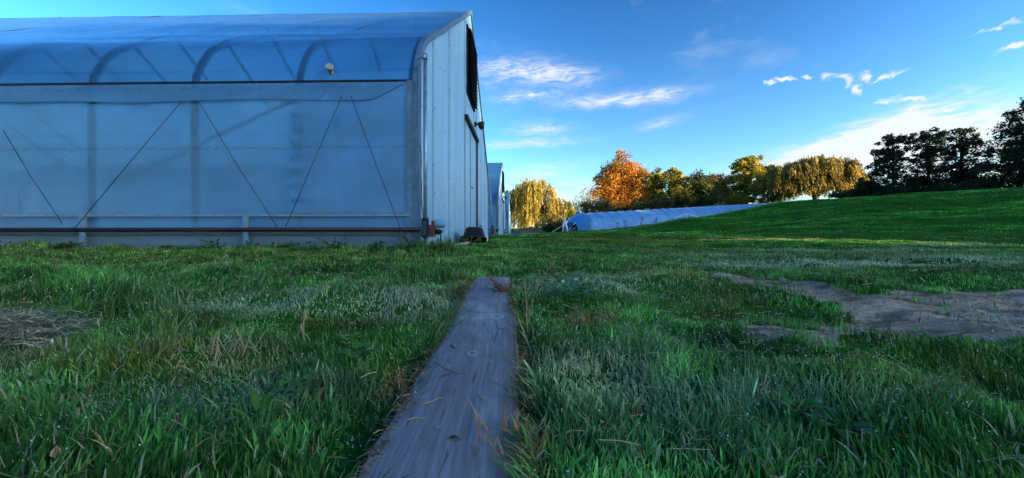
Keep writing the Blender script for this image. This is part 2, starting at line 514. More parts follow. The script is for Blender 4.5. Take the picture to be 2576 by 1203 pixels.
def plank_z(Y):
    return ZC + PL['z0'] + (PL['z1'] - PL['z0']) * (np.asarray(Y) - PL['y0']) / (PL['y1'] - PL['y0'])


def plank_top(Y):
    Y = np.asarray(Y, float)
    return plank_z(Y) + 0.006 * np.sin((Y - 0.3) * 1.4) + 0.024 * np.clip(Y - 2.3, 0, 1) ** 2 + 0.002


def ground(X, Y):
    X = np.atleast_1d(np.asarray(X, float)); Y = np.atleast_1d(np.asarray(Y, float))
    z = ground_base(X, Y)
    r = np.hypot(X, Y)
    z = z + 0.036 * snoise(X, Y, 11, 6, 3.4) * np.clip(r / 1.0, 0.3, 1) + 0.05 * snoise(X, Y, 12, 5, 0.45) * np.clip((r - 4) / 8, 0, 1) + 0.085 * snoise(X * 0.6, Y, 13, 6, 1.0) * np.clip((r - 12) / 5, 0, 1) * np.clip((60 - r) / 20, 0, 1)
    for (mx, my, sx, sy, h) in MOUNDS:
        z = z + h * np.exp(-(((X - mx) / sx) ** 2 + ((Y - my) / sy) ** 2))
    # the soil under the plank lies just below it
    inside = np.exp(-(np.maximum(np.abs(X - plank_x(Y)) - PL['hw'] + 0.01, 0) / 0.07) ** 2) * np.clip((PL['y1'] + 0.25 - Y) / 0.3, 0, 1)
    z = z * (1 - inside) + (plank_z(np.minimum(Y, PL['y1'])) - 0.045) * inside
    return z


def unproj(x, y, fn=ground_base):
    """where the sight line through a picture point meets the ground"""
    u, v = (x - 1288) / F, (601 - y) / F
    Ys = np.concatenate([np.arange(0.3, 12, 0.02), np.arange(12, 60, 0.1)])
    d = fn(u * Ys, Ys) - (ZC + v * Ys)
    i = np.argmax(d > 0)
    Yh = Ys[i] if d.max() > 0 else 50.0
    return u * Yh, Yh


def at(x, y, Y):
    return ((x - 1288) / F * Y, Y, ZC + (601 - y) / F * Y)


def gz(x, y):
    return float(ground(x, y)[0])


for (x, y, sx, sy, h) in ((930, 775, 0.45, 0.28, 0.055), (840, 838, 0.22, 0.10, -0.05), (480, 850, 0.25, 0.12, -0.04), (560, 900, 0.35, 0.18, 0.03),
                          (250, 750, 0.5, 0.3, 0.05), (1480, 745, 0.35, 0.25, 0.05), (1700, 720, 0.5, 0.25, 0.03), (1400, 1000, 0.22, 0.25, 0.03), (300, 960, 0.3, 0.15, 0.03),
                          (2200, 790, 0.9, 0.35, -0.02), (2100, 1000, 0.3, 0.2, 0.03)):
    mx, my = unproj(x, y)
    MOUNDS.append((mx, my, sx * 0.8, sy * 0.8, h * 2.0))

DIRT_PX = [(1777, 686), (1980, 696), (2096, 719), (2198, 732), (2325, 727), (2480, 731), (2640, 733), (2700, 860), (2487, 861), (2376, 846), (2173, 851), (2046, 861), (1878, 846),
           (1898, 828), (2086, 805), (2101, 764), (1995, 752), (1858, 719)]
DIRT = np.array([unproj(x, y) for x, y in DIRT_PX])


def inside_poly(X, Y, P):
    c = np.zeros(X.shape, bool)
    n = len(P)
    for i in range(n):
        x1, y1 = P[i]; x2, y2 = P[(i + 1) % n]
        cond = ((y1 > Y) != (y2 > Y)) & (X < (x2 - x1) * (Y - y1) / (y2 - y1 + 1e-12) + x1)
        c ^= cond
    return c


def dirt_mask(X, Y):
    nx = X + 0.10 * snoise(X, Y, 21, 5, 6.0) + 0.05 * snoise(X, Y, 23, 5, 19.0)
    ny = Y + 0.06 * snoise(X, Y, 22, 5, 7.0) + 0.03 * snoise(X, Y, 24, 5, 21.0)
    return inside_poly(nx, ny, DIRT).astype(float)


def sspace(lo, hi, n, k):
    a, b = math.asinh(lo / k), math.asinh(hi / k)
    return np.sinh(np.linspace(a, b, n)) * k


def build_ground():
    xs = sspace(-1500, 1500, 380, 0.8)
    ys = sspace(-1500, 3000, 400, 0.8)
    GX, GY = np.meshgrid(xs, ys)
    X, Y = GX.ravel(), GY.ravel()
    Z = ground(X, Y)
    dm = dirt_mask(X, Y)
    near = (np.hypot(X, Y) < 6)
    Z = Z + dm * near * (0.016 * snoise(X * 0.5 + Y * 1.3, Y * 1.6 - X * .5, 31, 6, 11.0) + 0.010 * snoise(X, Y, 32, 6, 34.0) - 0.014)
    nx, ny = len(xs), len(ys)
    idx = np.arange(nx * ny).reshape(ny, nx)
    Q = np.stack([idx[:-1, :-1], idx[:-1, 1:], idx[1:, 1:], idx[1:, :-1]], -1).reshape(-1, 4)
    o = mesh_np('ground', np.stack([X, Y, Z], 1), Q, mat=M['soil'], smooth=True)
    a = o.data.attributes.new('dirt', 'FLOAT', 'POINT')
    a.data.foreach_set('value', dm.astype(np.float32))
    tag(o, 'grassy ground rising gently towards the greenhouses and the hill', 'ground', kind='structure')


build_ground()
# PART2

# ------------------------------------------------------------------ greenhouses
GA = math.atan(23.5 / F)                     # the houses stand turned by a degree and a half
HW = 5.39                                    # half the width of a house
PROF = [(0.0, 0.0), (-0.015, 1.0), (0.0, 2.2), (0.045, 2.4), (0.13, 2.6), (0.27, 2.81), (0.5, 3.03), (0.8, 3.24), (1.15, 3.48), (1.62, 3.78), (2.6, 4.46), (4.0, 5.40), (5.39, 6.34)]


def profile(scale=1.0, off=0.0, n=48, arch=0.0):
    """outline of a house from the near foot over the ridge to the far foot, as (y, z); off shrinks it inwards"""
    P = [Vector(p) for p in PROF]
    pts = []
    for i in range(len(P) - 1):
        p0, p1, p2, p3 = P[max(i - 1, 0)], P[i], P[i + 1], P[min(i + 2, len(P) - 1)]
        k = 4
        for j in range(k):
            t = j / k
            q = 0.5 * ((2 * p1) + (p2 - p0) * t + (2 * p0 - 5 * p1 + 4 * p2 - p3) * t * t + (3 * p1 - p0 - 3 * p2 + p3) * t ** 3)
            pts.append(q)
    pts.append(P[-1])
    out = []
    for i, q in enumerate(pts):
        d = (pts[min(i + 1, len(pts) - 1)] - pts[max(i - 1, 0)]).normalized()
        nrm = Vector((d.y, -d.x))            # points into the house
        bul = arch * math.sin(math.pi * max(0.0, min(1.0, (q.y - 2.2) / 4.14)))
        out.append((q.x + nrm.x * (off - bul), (q.y + nrm.y * (off - bul)) * scale))
    out[-1] = (HW, out[-1][1])
    near = [(y, z) for y, z in out]
    far = [(2 * HW - y, z) for y, z in reversed(near[:-1])]
    return near, near + far


def roof_z(y, scale=1.0):
    near, full = profile(scale)
    ys = [p[0] for p in near[8:]]
    zs = [p[1] for p in near[8:]]
    return float(np.interp(min(y, 2 * HW - y), ys, zs))


def sheet(name, pts, x0, x1, nx, mat, parent, wrinkle=0.0, seed=1, thick=0.0):
    """a film hung over the points (y, z), running along x"""
    xs = np.linspace(x0, x1, nx)
    V, n = [], len(pts)
    P = np.array(pts)
    d = np.gradient(P, axis=0)
    nr = np.stack([-d[:, 1], d[:, 0]], 1)
    nr /= np.linalg.norm(nr, axis=1)[:, None] + 1e-9
    for x in xs:
        w = wrinkle * snoise(np.full(n, x) * 1.0, np.cumsum(np.hypot(d[:, 0], d[:, 1])), seed, 6, 2.2)
        V.append(np.stack([np.full(n, x), P[:, 0] + nr[:, 0] * w, P[:, 1] + nr[:, 1] * w], 1))
    V = np.concatenate(V)
    idx = np.arange(nx * n).reshape(nx, n)
    Q = np.stack([idx[:-1, :-1], idx[1:, :-1], idx[1:, 1:], idx[:-1, 1:]], -1).reshape(-1, 4)
    return mesh_np(name, V, Q, mat=mat, parent=parent, smooth=True)


def greenhouse(Y0, zb, label, L=34.0, scale=1.0, detail=True, arch=0.0):
    X0 = -1.266 + (Y0 - 5) * math.tan(GA)
    root = empty('greenhouse', (X0, Y0, zb), -GA)
    tag(root, label, 'greenhouse', 'plastic greenhouses in a row')
    near, full = profile(scale, arch=arch)
    i_hip = next(i for i, p in enumerate(near) if p[1] >= 2.2 * scale - 1e-6)
    hip = near[i_hip][1]
    # roof film in two slopes that meet at the ridge
    up = near[i_hip:]
    sheet('roof_film', up, -L, -0.02, 60, M['roof_film'], root, 0.012, 3)
    sheet('roof_film', [(2 * HW - y, z) for y, z in reversed(up)], -L, -0.02, 40, M['roof_film'], root, 0.012, 4)
    sheet('side_film', [(2 * HW, 0.0), (2 * HW, hip)], -L, -0.02, 2, M['film'], root)
    # pipe arches
    arch_pts = profile(scale, 0.049, arch=arch)[1]
    nrib = int(L / 1.42)
    rib0 = None
    for k in range(nrib):
        x = -0.06 if k == 0 else -1.56 - 1.415 * (k - 1)
        if rib0 is None:
            b = MB().tube([(0, y, z) for y, z in arch_pts], 0.046, 8)
            rib0 = b.build('rib', M['pipe_dark'], root, True)
            rib0.location.x = x
        else:
            o = rib0.copy(); col.objects.link(o); o.parent = root; o.location.x = x
    # purlins
    for (y, z) in ((1.62, 3.70 * scale), (HW, 6.24 * scale)):
        MB().cyl((-L, y, z), (-0.05, y, z), 0.022, 8).build('purlin', M['pipe_dark'], root, True)
    # end wall of upright ribbed sheets, cut to the arch, with raised joint strips
    ew = MB()
    fp = [(y, z) for y, z in full]
    for i in range(len(fp) - 1):
        (y0, z0), (y1, z1) = fp[i], fp[i + 1]
        d = Vector((y1 - y0, z1 - z0)); d.normalize(); nn = Vector((-d.y, d.x))
        o1, o2 = nn * 0.02, nn * -0.07
        vs = [(xx, y0 + o.x, z0 + o.y) for xx in (-0.03, 0.045) for o in (o1, o2)] + [(xx, y1 + o.x, z1 + o.y) for xx in (-0.03, 0.045) for o in (o1, o2)]
        ew.add(vs, [(2, 6, 7, 3), (0, 4, 6, 2), (1, 3, 7, 5), (0, 1, 5, 4)])
    wall = ew.build('end_wall', M['trim'], root)
    tag(wall, 'flat metal trim along the edge of the ribbed end wall')
    door_y0, door_y1, door_z = 4.3, 6.62, 3.07 * scale
    lv_y0, lv_y1, lv_z0, lv_z1 = 4.6, 6.05, 3.86 * scale, 5.50 * scale
    seams = [0.03, 0.97, 2.3, 4.24, 4.52, 6.12, 6.70, 8.1, 9.45, 2 * HW - 0.03]
    for a, b_ in zip(seams[:-1], seams[1:]):
        segs = [(0.0, None)]
        if a == 4.52: segs = [(door_z + 0.1, lv_z0 - 0.03), (lv_z1 + 0.03, None)]
        elif a == 4.24: segs = [(door_z + 0.1, None)]
        elif a == 6.12: segs = [(door_z + 0.1, None)]
        for z0, z1 in segs:
            ys = [y for y in np.linspace(a + 0.006, b_ - 0.006, 9)]
            mb = MB()
            tops = [(roof_z(y, scale) - 0.03 if z1 is None else z1) for y in ys]
            n = len(ys)
            vs = [(0.0, y, z0) for y in ys] + [(0.0, y, t) for y, t in zip(ys, tops)]
            vs += [(-0.016, y, z) for (_, y, z) in vs]
            fs = [(i, i + 1, n + i + 1, n + i) for i in range(n - 1)] + [(2 * n + i + 1, 2 * n + i, 3 * n + i, 3 * n + i + 1) for i in range(n - 1)]
            fs += [(0, n, 3 * n, 2 * n), (n - 1, 3 * n - 1, 4 * n - 1, 2 * n - 1)]
            mb.add(vs, fs).build('panel', M['panel'], wall)
    for s in seams[1:-1]:
        z0 = 0.0 if s < door_y0 or s > door_y1 else door_z + 0.1
        zt = roof_z(s, scale) - 0.05
        if s in (4.52, 6.12) and False: continue
        MB().box(-0.01, 0.014, s - 0.014, s + 0.014, z0 + 0.01, zt).build('joint_strip', M['strip'], wall)
    # screws in rows
    sc = MB()
    for s in seams[1:-1]:
        for zz in np.arange(0.45, roof_z(s, scale) - 0.2, 0.85):
            if door_y0 < s < door_y1 and zz < door_z: continue
            sc.box(0.013, 0.022, s - 0.008, s + 0.008, zz - 0.008, zz + 0.008)
    for (a, b_) in ((0.3, 1.1), (1.5, 1.9), (2.9, 3.6), (7.3, 7.6)):
        for zz in (0.55, 1.9, 3.0):
            for y in (a, b_):
                if zz < roof_z(y, scale) - 0.3: sc.box(0.0, 0.008, y - 0.009, y + 0.009, zz - 0.009 + 0.3 * y % 0.4, zz + 0.009 + 0.3 * y % 0.4)
    tag(sc.build('screws', M['black'], wall), kind='stuff')
    # door with dark head rail and reddish jamb
    dr = MB().box(-0.02, 0.012, door_y0 + 0.03, door_y1 - 0.07, 0.02, door_z).build('door', M['panel'], root)
    MB().box(0.012, 0.035, 5.20, 5.24, 0.02, door_z - 0.02).build('door_joint', M['galv'], dr)
    MB().box(0.012, 0.02, door_y0 + 0.03, door_y0 + 0.07, 0.02, door_z - 0.01).build('door_edge', M['galv'], dr)
    MB().tube([(0.012, 5.38, 1.55), (0.07, 5.38, 1.55), (0.07, 5.55, 1.55), (0.012, 5.55, 1.55)], 0.014, 8).build('handle', M['galv'], dr, True)
    MB().box(-0.03, 0.10, door_y0 - 0.05, door_y1 + 0.06, door_z + 0.005, door_z + 0.095).build('door_head', M['black'], root)
    MB().box(-0.03, 0.07, door_y1 - 0.065, door_y1 + 0.02, 0.0, door_z + 0.002).build('door_jamb', principled('reddish jamb', (0.05, 0.038, 0.04), 0.6, 0.0, 0.3, 8), root)
    # louvred shutter
    lv = MB()
    for (a, b_, c, d) in ((lv_y0 - 0.04, lv_y0, lv_z0 - 0.025, lv_z1 + 0.025), (lv_y1, lv_y1 + 0.04, lv_z0 - 0.025, lv_z1 + 0.025), (lv_y0, lv_y1, lv_z0 - 0.025, lv_z0 + 0.01), (lv_y0, lv_y1, lv_z1 - 0.01, lv_z1 + 0.025)):
        lv.box(-0.02, 0.05, a, b_, c, d)
    lvo = lv.build('louvre', M['black'], root)
    MB().box(-0.06, -0.04, lv_y0, lv_y1, lv_z0, lv_z1).build('louvre_back', M['black'], lvo)
    nsl = 16
    h = (lv_z1 - lv_z0) / nsl
    s0 = None
    for k in range(nsl):
        z = lv_z0 + (k + 0.5) * h
        if s0 is None:
            s0 = MB().add([(-0.02, lv_y0 + 0.005, h * 0.55), (-0.02, lv_y1 - 0.005, h * 0.55), (0.13, lv_y1 - 0.005, -h * 0.3), (0.13, lv_y0 + 0.005, -h * 0.3),
                           (-0.02, lv_y0 + 0.005, h * 0.47), (-0.02, lv_y1 - 0.005, h * 0.47), (0.13, lv_y1 - 0.005, -h * 0.38), (0.13, lv_y0 + 0.005, -h * 0.38)],
                          [(0, 1, 2, 3), (7, 6, 5, 4), (3, 2, 6, 7), (0, 4, 5, 1), (0, 3, 7, 4), (1, 5, 6, 2)]).build('slat', M['black'], lvo)
            s0.location.z = z
        else:
            o = s0.copy(); col.objects.link(o); o.parent = lvo; o.location.z = z
    # twin security lamp beside the door head
    lz = 3.52 * scale
    fl = MB().cyl((0.0, 6.25, lz), (0.06, 6.25, lz), 0.075, 14).build('security_lamp', M['black'], root, True)
    for (p0, p1, r0, r1) in (((0.06, 6.25, lz), (0.16, 6.25, lz + 0.01), 0.03, 0.03),
                             ((0.13, 6.25, lz + 0.02), (0.26, 6.33, lz + 0.03), 0.05, 0.075), ((0.15, 6.2, lz + 0.02), (0.24, 6.08, lz - 0.14), 0.05, 0.08)):
        MB().tube([p0, tuple((a + b_) / 2 for a, b_ in zip(p0, p1)), p1], [r0, (r0 + r1) * 0.55, r1], 12).build('lamp_head', M['black'], fl, True)
    if not detail:
        sheet('side_curtain', [(-0.03, 0.1), (-0.035, hip * 0.5), (-0.02, hip)], -L, -0.06, 60, M['film'], root, 0.012, 8)
        MB().box(-L, 0.0, -0.05, -0.025, hip - 0.03, hip + 0.03).build('hip_rail', M['galv'], root)
        MB().cyl((-L, -0.07, 0.45), (0.1, -0.07, 0.45), 0.03, 10).build('roll_pipe', M['black_pipe'], root, True)
        MB().box(-L, 0.03, -0.04, -0.02, 0.0, 0.25).build('base_board', M['base_panel'], root)
        return root
    # ---- the near side: hip board, flap, roll-up curtain, ropes, rails, posts
    MB().box(-L, -0.03, -0.05, -0.012, hip - 0.017, hip + 0.014).build('hip_board', M['black'], root)
    fw = MB()
    xs = np.linspace(-12, -0.06, 160)
    low = 1.955 + 0.012 * np.sin(xs * 2.1) + 0.008 * snoise(xs, xs * 0, 5, 5, 2.0) + np.where(xs > -0.55, (xs + 0.55) * 0.5, 0)
    vs = []
    for x, l in zip(xs, low):
        vs += [(x, -0.047, hip - 0.01), (x, -0.055 + 0.006 * math.sin(x * 9), (hip + l) / 2), (x, -0.05, l)]
    fs = []
    for i in range(len(xs) - 1):
        for j in range(2):
            fs.append((3 * i + j, 3 * i + j + 1, 3 * i + j + 4, 3 * i + j + 3))
    fw.add(vs, fs).build('flap', M['flap'], root, True)
    MB().tube([(x, -0.054, l) for x, l in zip(xs, low)], 0.003, 5).build('flap_hem', M['rope'], root, True)
    sheet('side_curtain', [(-0.014, z) for z in np.linspace(0.27, 2.17, 30)], -L, -0.1, 300, M['film'], root, 0.008, 6)
    # second sheet patched over the last bay, with a ruffled edge
    xs2 = np.linspace(-1.63, -0.09, 60); zs2 = np.linspace(0.46, 2.08, 50)
    V = []
    for j, z in enumerate(zs2):
        e = 0.02 * math.sin(z * 21) + 0.012 * math.sin(z * 47 + 1) + 0.02 * math.sin(z * 5)
        for i, x in enumerate(xs2):
            t = i / 59
            ruff = 0.02 * math.exp(-t * 14) * math.sin(z * 34)
            fold = 0.008 * math.sin((x * 0.62 + (2.1 - z) * 0.9) * 13) * math.exp(-((x + 0.9) / 0.6) ** 2) * (z / 2)
            V.append((x + e * (1 - t), -0.043 - 0.012 * (1 - t) ** 8 + ruff + fold, z))
    idx = np.arange(3000).reshape(50, 60)
    Q = np.stack([idx[:-1, :-1], idx[:-1, 1:], idx[1:, 1:], idx[1:, :-1]], -1).reshape(-1, 4)
    tag(mesh_np('curtain_patch', np.array(V), Q, mat=M['film'], parent=root, smooth=True), 'extra layer of film with a ruffled edge over the last bay')
    # foot: rails, film skirt, base panel, roll pipe, short posts
    MB().box(-L, -0.06, -0.075, -0.05, 0.435, 0.468).build('rail', M['galv'], root)
    MB().box(-1.6, -0.07, -0.085, -0.076, 0.475, 0.49).build('rail', M['galv'], root)
    MB().box(-L, -0.02, -0.03, -0.005, -0.1, 0.24).build('base_panel', M['base_panel'], root)
    MB().box(-L, -0.04, -0.062, -0.034, 0.19, 0.215).build('rail', M['timber'], root)
    MB().cyl((-L, -0.12, 0.262), (0.10, -0.12, 0.262), 0.026, 12).build('roll_pipe', M['black_pipe'], root, True)
    for k in range(18):
        x = -2.19 - 2.18 * (k - 0) if k else -2.19
        if x < -L: break
        MB().box(x - 0.035, x + 0.035, -0.105, -0.078, -0.2, 0.44).build('ground_post', M['galv'], root)
    for (xa, ya, xb, yb) in ((-30, 320, 140, 562), (443, 248, 170, 576), (487, 250, 697, 572), (857, 240, 716, 577), (880, 238, 1012, 580), (-120, 250, -330, 576)):
        p, q = at(xa, ya, Y0 - 0.08), at(xb, yb, Y0 - 0.11)
        mi = root_inv(root)
        a, b_ = mi @ Vector(p), mi @ Vector(q)
        a.y = -0.07; b_.y = -0.15
        mid = (a + b_) / 2 + Vector((0, -0.012, -0.01))
        MB().tube([a, mid, b_], 0.005, 5).build('rope', M['rope'], root, True)
    # braces behind the film
    MB().cyl((-2.6, 0.12, 0.1), (-0.25, 0.12, 1.15), 0.03, 8).build('brace', M['pipe_dark'], root, True)
    MB().cyl((-4.3, 0.25, 0.9), (-1.7, 0.2, 2.05), 0.025, 8).build('brace', M['pipe_dark'], root, True)
    # round vent cap
    cap = MB()
    c0 = Vector((-1.12, 0.02, 2.33)); ax = Vector((0.12, -0.86, 0.5)).normalized()
    cap.tube([c0, c0 + ax * 0.05, c0 + ax * 0.10, c0 + ax * 0.115], [0.03, 0.03, 0.058, 0.05], 18)
    cap.build('vent_cap', principled('dull white plastic', (0.26, 0.31, 0.33), 0.6, 0, 0.12, 9), root, False)
    # sheet-metal corner trim that covers the film edge
    MB().box(-0.10, -0.03, -0.06, -0.03, 0.0, 2.2).build('corner_trim', M['trim'], root)
    MB().box(0.046, 0.052, 0.06, 0.11, 0.0, 2.5).build('corner_trim', M['trim'], root)
    return root


def root_inv(o):
    return (Matrix.Translation(o.location) @ Matrix.Rotation(o.rotation_euler.z, 4, 'Z')).inverted()


GZ1 = ZC - 0.14
gh1 = greenhouse(5.0, GZ1, 'large film-covered greenhouse in front, with roll-up side and ribbed end wall')
greenhouse(22.4, ZC + 0.10, 'second greenhouse, standing just behind the large front one', scale=0.86, detail=False, arch=0.25)
greenhouse(40.0, ZC + 0.25, 'farthest greenhouse, a narrow strip seen beside the yellow willow', scale=0.80, detail=False, arch=0.25)


# ------------------------------------------------------------------ curtain motors and guide poles
def guide_pole(X, Y, ztop, zbot, label, lean=0.0, hook=True):
    r = empty('guide_pole', (X, Y, zbot))
    tag(r, label, 'pole', 'guide poles of the roll-up curtains')
    h = ztop - zbot
    MB().tube([(0, 0, -0.1), (lean * 0.5, 0, h * 0.5), (lean, 0, h)], 0.026, 12).build('pole', M['galv'], r, True)
    MB().tube([(lean, 0, h - 0.01), (lean, 0, h + 0.012)], 0.03, 12).build('end_cap', M['pipe_dark'], r, True)
    if hook:
        pts = [(lean, 0, h)]
        for k in range(11):
            t = -0.5 + k / 10 * 4.9
            pts.append((lean - 0.005 + 0.03 * math.cos(t), 0, h + 0.05 + 0.03 * math.sin(t)))
        pts += [(lean - 0.07, 0.02, h + 0.035), (lean - 0.11, 0.06, h + 0.03)]
        MB().tube(pts, 0.006, 6).build('hook', M['pipe_dark'], r, True)
    else:
        MB().box(-0.2 + lean, 0.02 + lean, -0.01, 0.01, h - 0.02, h + 0.02).build('bracket', M['galv'], r)
    return r


px0, py0, _ = at(1070, 500, 4.93)
guide_pole(px0, py0, ZC + (601 - 150) / F * 4.93, ZC - 0.14, 'tall steel guide pole with a hook, at the corner of the large greenhouse')


def curtain_motor(X, Y, Z, label, gear, body, s=1.0):
    r = empty('curtain_motor', (X, Y, Z))
    tag(r, label, 'motor', 'roll-up curtain motors')
    b = MB().tube([(0, -0.01, 0.105), (0, -0.01, 0.125), (0, -0.01, 0.15)], [0.036, 0.044, 0.036], 12)
    b.tube([(0, -0.01, -0.115), (0, -0.01, -0.09), (0, -0.01, -0.07)], [0.036, 0.044, 0.036], 12)
    b.box(-0.045, -0.03, -0.03, 0.01, -0.1, 0.13).box(0.03, 0.045, -0.03, 0.01, -0.1, 0.13)
    b.build('slide_frame', M['pipe_dark'], r, False)
    g = MB().box(0.062, 0.125, -0.06, 0.06, -0.10, 0.055)
    g.box(0.085, 0.145, -0.05, 0.05, 0.055, 0.105)
    g.cyl((0.045, 0, -0.02), (0.062, 0, -0.02), 0.045, 14)
    g.build('gearbox', gear, r, bevel=0.008)
    MB().tube([(0.125, 0, 0.07), (0.135, 0, 0.07), (0.235, 0, 0.07), (0.25, 0, 0.07), (0.258, 0, 0.07)], [0.052, 0.056, 0.056, 0.045, 0.02], 18).build('motor_body', body, r, True)
    MB().cyl((0.125, 0, -0.035), (0.185, 0, -0.035), 0.035, 14).cyl((0.185, 0, -0.035), (0.215, 0, -0.035), 0.024, 12).build('limit_switch', M['black'], r, True)
    MB().tube([(0.19, 0, -0.06), (0.2, 0, -0.1), (0.195, 0.01, -0.16), (0.18, 0.02, -0.26)], 0.008, 6).build('power_lead', M['black'], r, True)
    r.scale = (s, s, s)
    return r


curtain_motor(px0, py0, ZC + (601 - 576) / F * 4.93, 'blue motor on a rust-red gearbox at the foot of the tall guide pole', M['red_gear'], M['blue_motor'])
cb = [at(x, y, 4.97) for x, y in ((1052, 364), (1056, 366), (1059, 380), (1060, 410), (1059, 440), (1061, 470), (1060, 500), (1063, 530), (1066, 556))]
tag(MB().tube(cb, 0.005, 6).build('hanging_cable', M['black'], None, True), 'thin dark cable hanging down the end wall beside the tall guide pole', 'cable')

q = at(1239, 586, 22.2)
guide_pole(q[0], q[1], ZC + (601 - 434) / F * 22.2, gz(q[0], q[1]) - 0.05, 'dark guide pole in front of the second greenhouse', lean=-0.18, hook=False)
curtain_motor(q[0], q[1], ZC + (601 - 578) / F * 22.2, 'small rust-brown motor at the foot of the second greenhouse', principled('brown gearbox', (0.24, 0.10, 0.045), 0.6, 0, 0.3, 20), M['galv'], 1.6)
q = at(1263, 586, 30.0)
curtain_motor(q[0] - 0.1, q[1], ZC + (601 - 583) / F * 30.0, 'small deep blue motor at the far end of the second greenhouse', M['blue_crate'], M['blue_crate'], 1.7)

# ------------------------------------------------------------------ things standing in the yard
def on_plank(x, y):
    X, Y = unproj(x, y, lambda a, b: plank_top(b) + 0 * a)
    return Vector((X, Y, float(plank_top(Y))))


def plank():
    n = 70
    ys = np.linspace(PL['y0'], PL['y1'], n)
    zs = plank_z(ys) + 0.006 * np.sin((ys - 0.3) * 1.4) + 0.004 * np.clip(ys - 2.3, 0, 1) ** 2 * 6
    m = 15
    V, Q = [], []
    for i, (y, z) in enumerate(zip(ys, zs)):
        l = float(plank_x(y)) - PL['hw'] + 0.05 * max(0.0, (y - PL['y1'] + 0.35) / 0.35) ** 2 + 0.007 * math.sin(y * 5.2) + 0.004 * math.sin(y * 13 + 1) + 0.002 * math.sin(y * 37)
        r = float(plank_x(y)) + PL['hw'] + 0.006 * math.sin(y * 4.1 + 1) + 0.004 * math.sin(y * 15) + 0.002 * math.sin(y * 41)
        if i == n - 1:
            pass
        for j in range(m):
            t = j / (m - 1)
            x = l + (r - l) * t
            e = 0.004 * (abs(2 * t - 1) ** 10)
            V.append((x, y + (0.012 * math.sin(t * 7) if i == n - 1 else 0), z - e + 0.0025 * math.cos((t - 0.5) * 3.0)))
        for j in range(m):
            t = (m - 1 - j) / (m - 1)
            V.append((l + (r - l) * t, y + (0.012 * math.sin(t * 7) if i == n - 1 else 0), z - 0.04))
    k = 2 * m
    for i in range(n - 1):
        for j in range(k):
            Q.append((i * k + j, (i + 1) * k + j, (i + 1) * k + (j + 1) % k, i * k + (j + 1) % k))
    me = bpy.data.meshes.new('plank')
    me.from_pydata([tuple(v) for v in V], [], [tuple(reversed(f)) for f in Q] + [tuple((n - 1) * k + j for j in range(k)), tuple(reversed(range(k)))])
    me.update()
    mt, t = mat_new('weathered plank')
    tc = t.node('ShaderNodeTexCoord').outputs['Object']
    sep = t.node('ShaderNodeSeparateXYZ', {0: tc})
    # knots bend the grain around them
    knots = [(*on_plank(1190, 893)[:2], 0.016), (*on_plank(1251, 796)[:2], 0.028), (*on_plank(1168, 798)[:2], 0.018), (*on_plank(1206, 800)[:2], 0.012)]
    acc = None
    ring = None
    for (kx, ky, kr) in knots:
        v = t.mapping(tc, loc=(kx, ky, 0), scale=(kr, kr * 1.5, 100), typ='TEXTURE')
        d2 = t.vmath('DOT_PRODUCT', v, v)
        g = t.math('EXPONENT', t.math('MULTIPLY', d2, -1.0))
        dd = t.math('SUBTRACT', t.math('SQRT', d2), 0.9)
        rg = t.math('EXPONENT', t.math('MULTIPLY', t.math('MULTIPLY', dd, dd), -14.0))
        acc = g if acc is None else t.math('ADD', acc, g)
        ring = rg if ring is None else t.math('ADD', ring, rg)
    bend = t.node('ShaderNodeCombineXYZ', {0: t.math('MULTIPLY', acc, 0.05), 1: 0.0, 2: 0.0}).outputs[0]
    v2 = t.vmath('ADD', tc, bend)
    wob = t.noise(t.mapping(v2, scale=(1.2, 0.5, 1)), 1.6, 2)
    gx = t.math('ADD', t.node('ShaderNodeSeparateXYZ', {0: v2}).outputs[0], t.math('MULTIPLY', wob, 0.05))
    gv = t.node('ShaderNodeCombineXYZ', {0: gx, 1: t.math('MULTIPLY', sep.outputs[1], 0.035), 2: 0.0}).outputs[0]
    grain = t.noise(gv, 130.0, 5, 0.65)
    grain2 = t.noise(gv, 34.0, 4, 0.6)
    blot = t.noise(t.mapping(tc, scale=(3, 1, 1)), 2.4, 5, 0.6)
    c = t.mix(t.maprange(grain2, 0.3, 0.7), (0.165, 0.17, 0.185), (0.25, 0.26, 0.28))
    c = t.mix(t.maprange(grain, 0.40, 0.60, 0.4, 0.0), c, (0.085, 0.07, 0.07))
    mot = t.noise(t.mapping(tc, scale=(2.0, 0.7, 1)), 9.0, 6, 0.7)
    c = t.mix(t.maprange(mot, 0.5, 0.68, 0, 0.6), c, (0.10, 0.085, 0.09))
    c = t.mix(t.maprange(mot, 0.42, 0.3, 0, 0.4), c, (0.40, 0.38, 0.36))
    c = t.mix(t.maprange(blot, 0.5, 0.72, 0, 0.5), c, (0.15, 0.11, 0.125))
    c = t.mix(t.maprange(blot, 0.46, 0.28, 0, 0.45), c, (0.42, 0.39, 0.37))
    edge = t.maprange(t.math('ADD', sep.outputs[0], t.math('MULTIPLY', blot, 0.05)), -0.02, 0.012)
    c = t.mix(t.math('MULTIPLY', edge, 0.6), c, (0.09, 0.06, 0.035))
    c = t.mix(t.math('MULTIPLY', ring, 0.75, clamp=True), c, (0.52, 0.50, 0.48))
    c = t.mix(t.math('MULTIPLY', acc, 0.5, clamp=True), c, (0.15, 0.11, 0.09))
    # drying checks along the grain and one branching crack
    chk = t.noise(t.node('ShaderNodeCombineXYZ', {0: gx, 1: t.math('MULTIPLY', sep.outputs[1], 0.06), 2: 3.0}).outputs[0], 62.0, 2, 0.5)
    ck = t.maprange(chk, 0.67, 0.71)
    c = t.mix(t.math('MULTIPLY', ck, 0.85), c, (0.012, 0.01, 0.01))
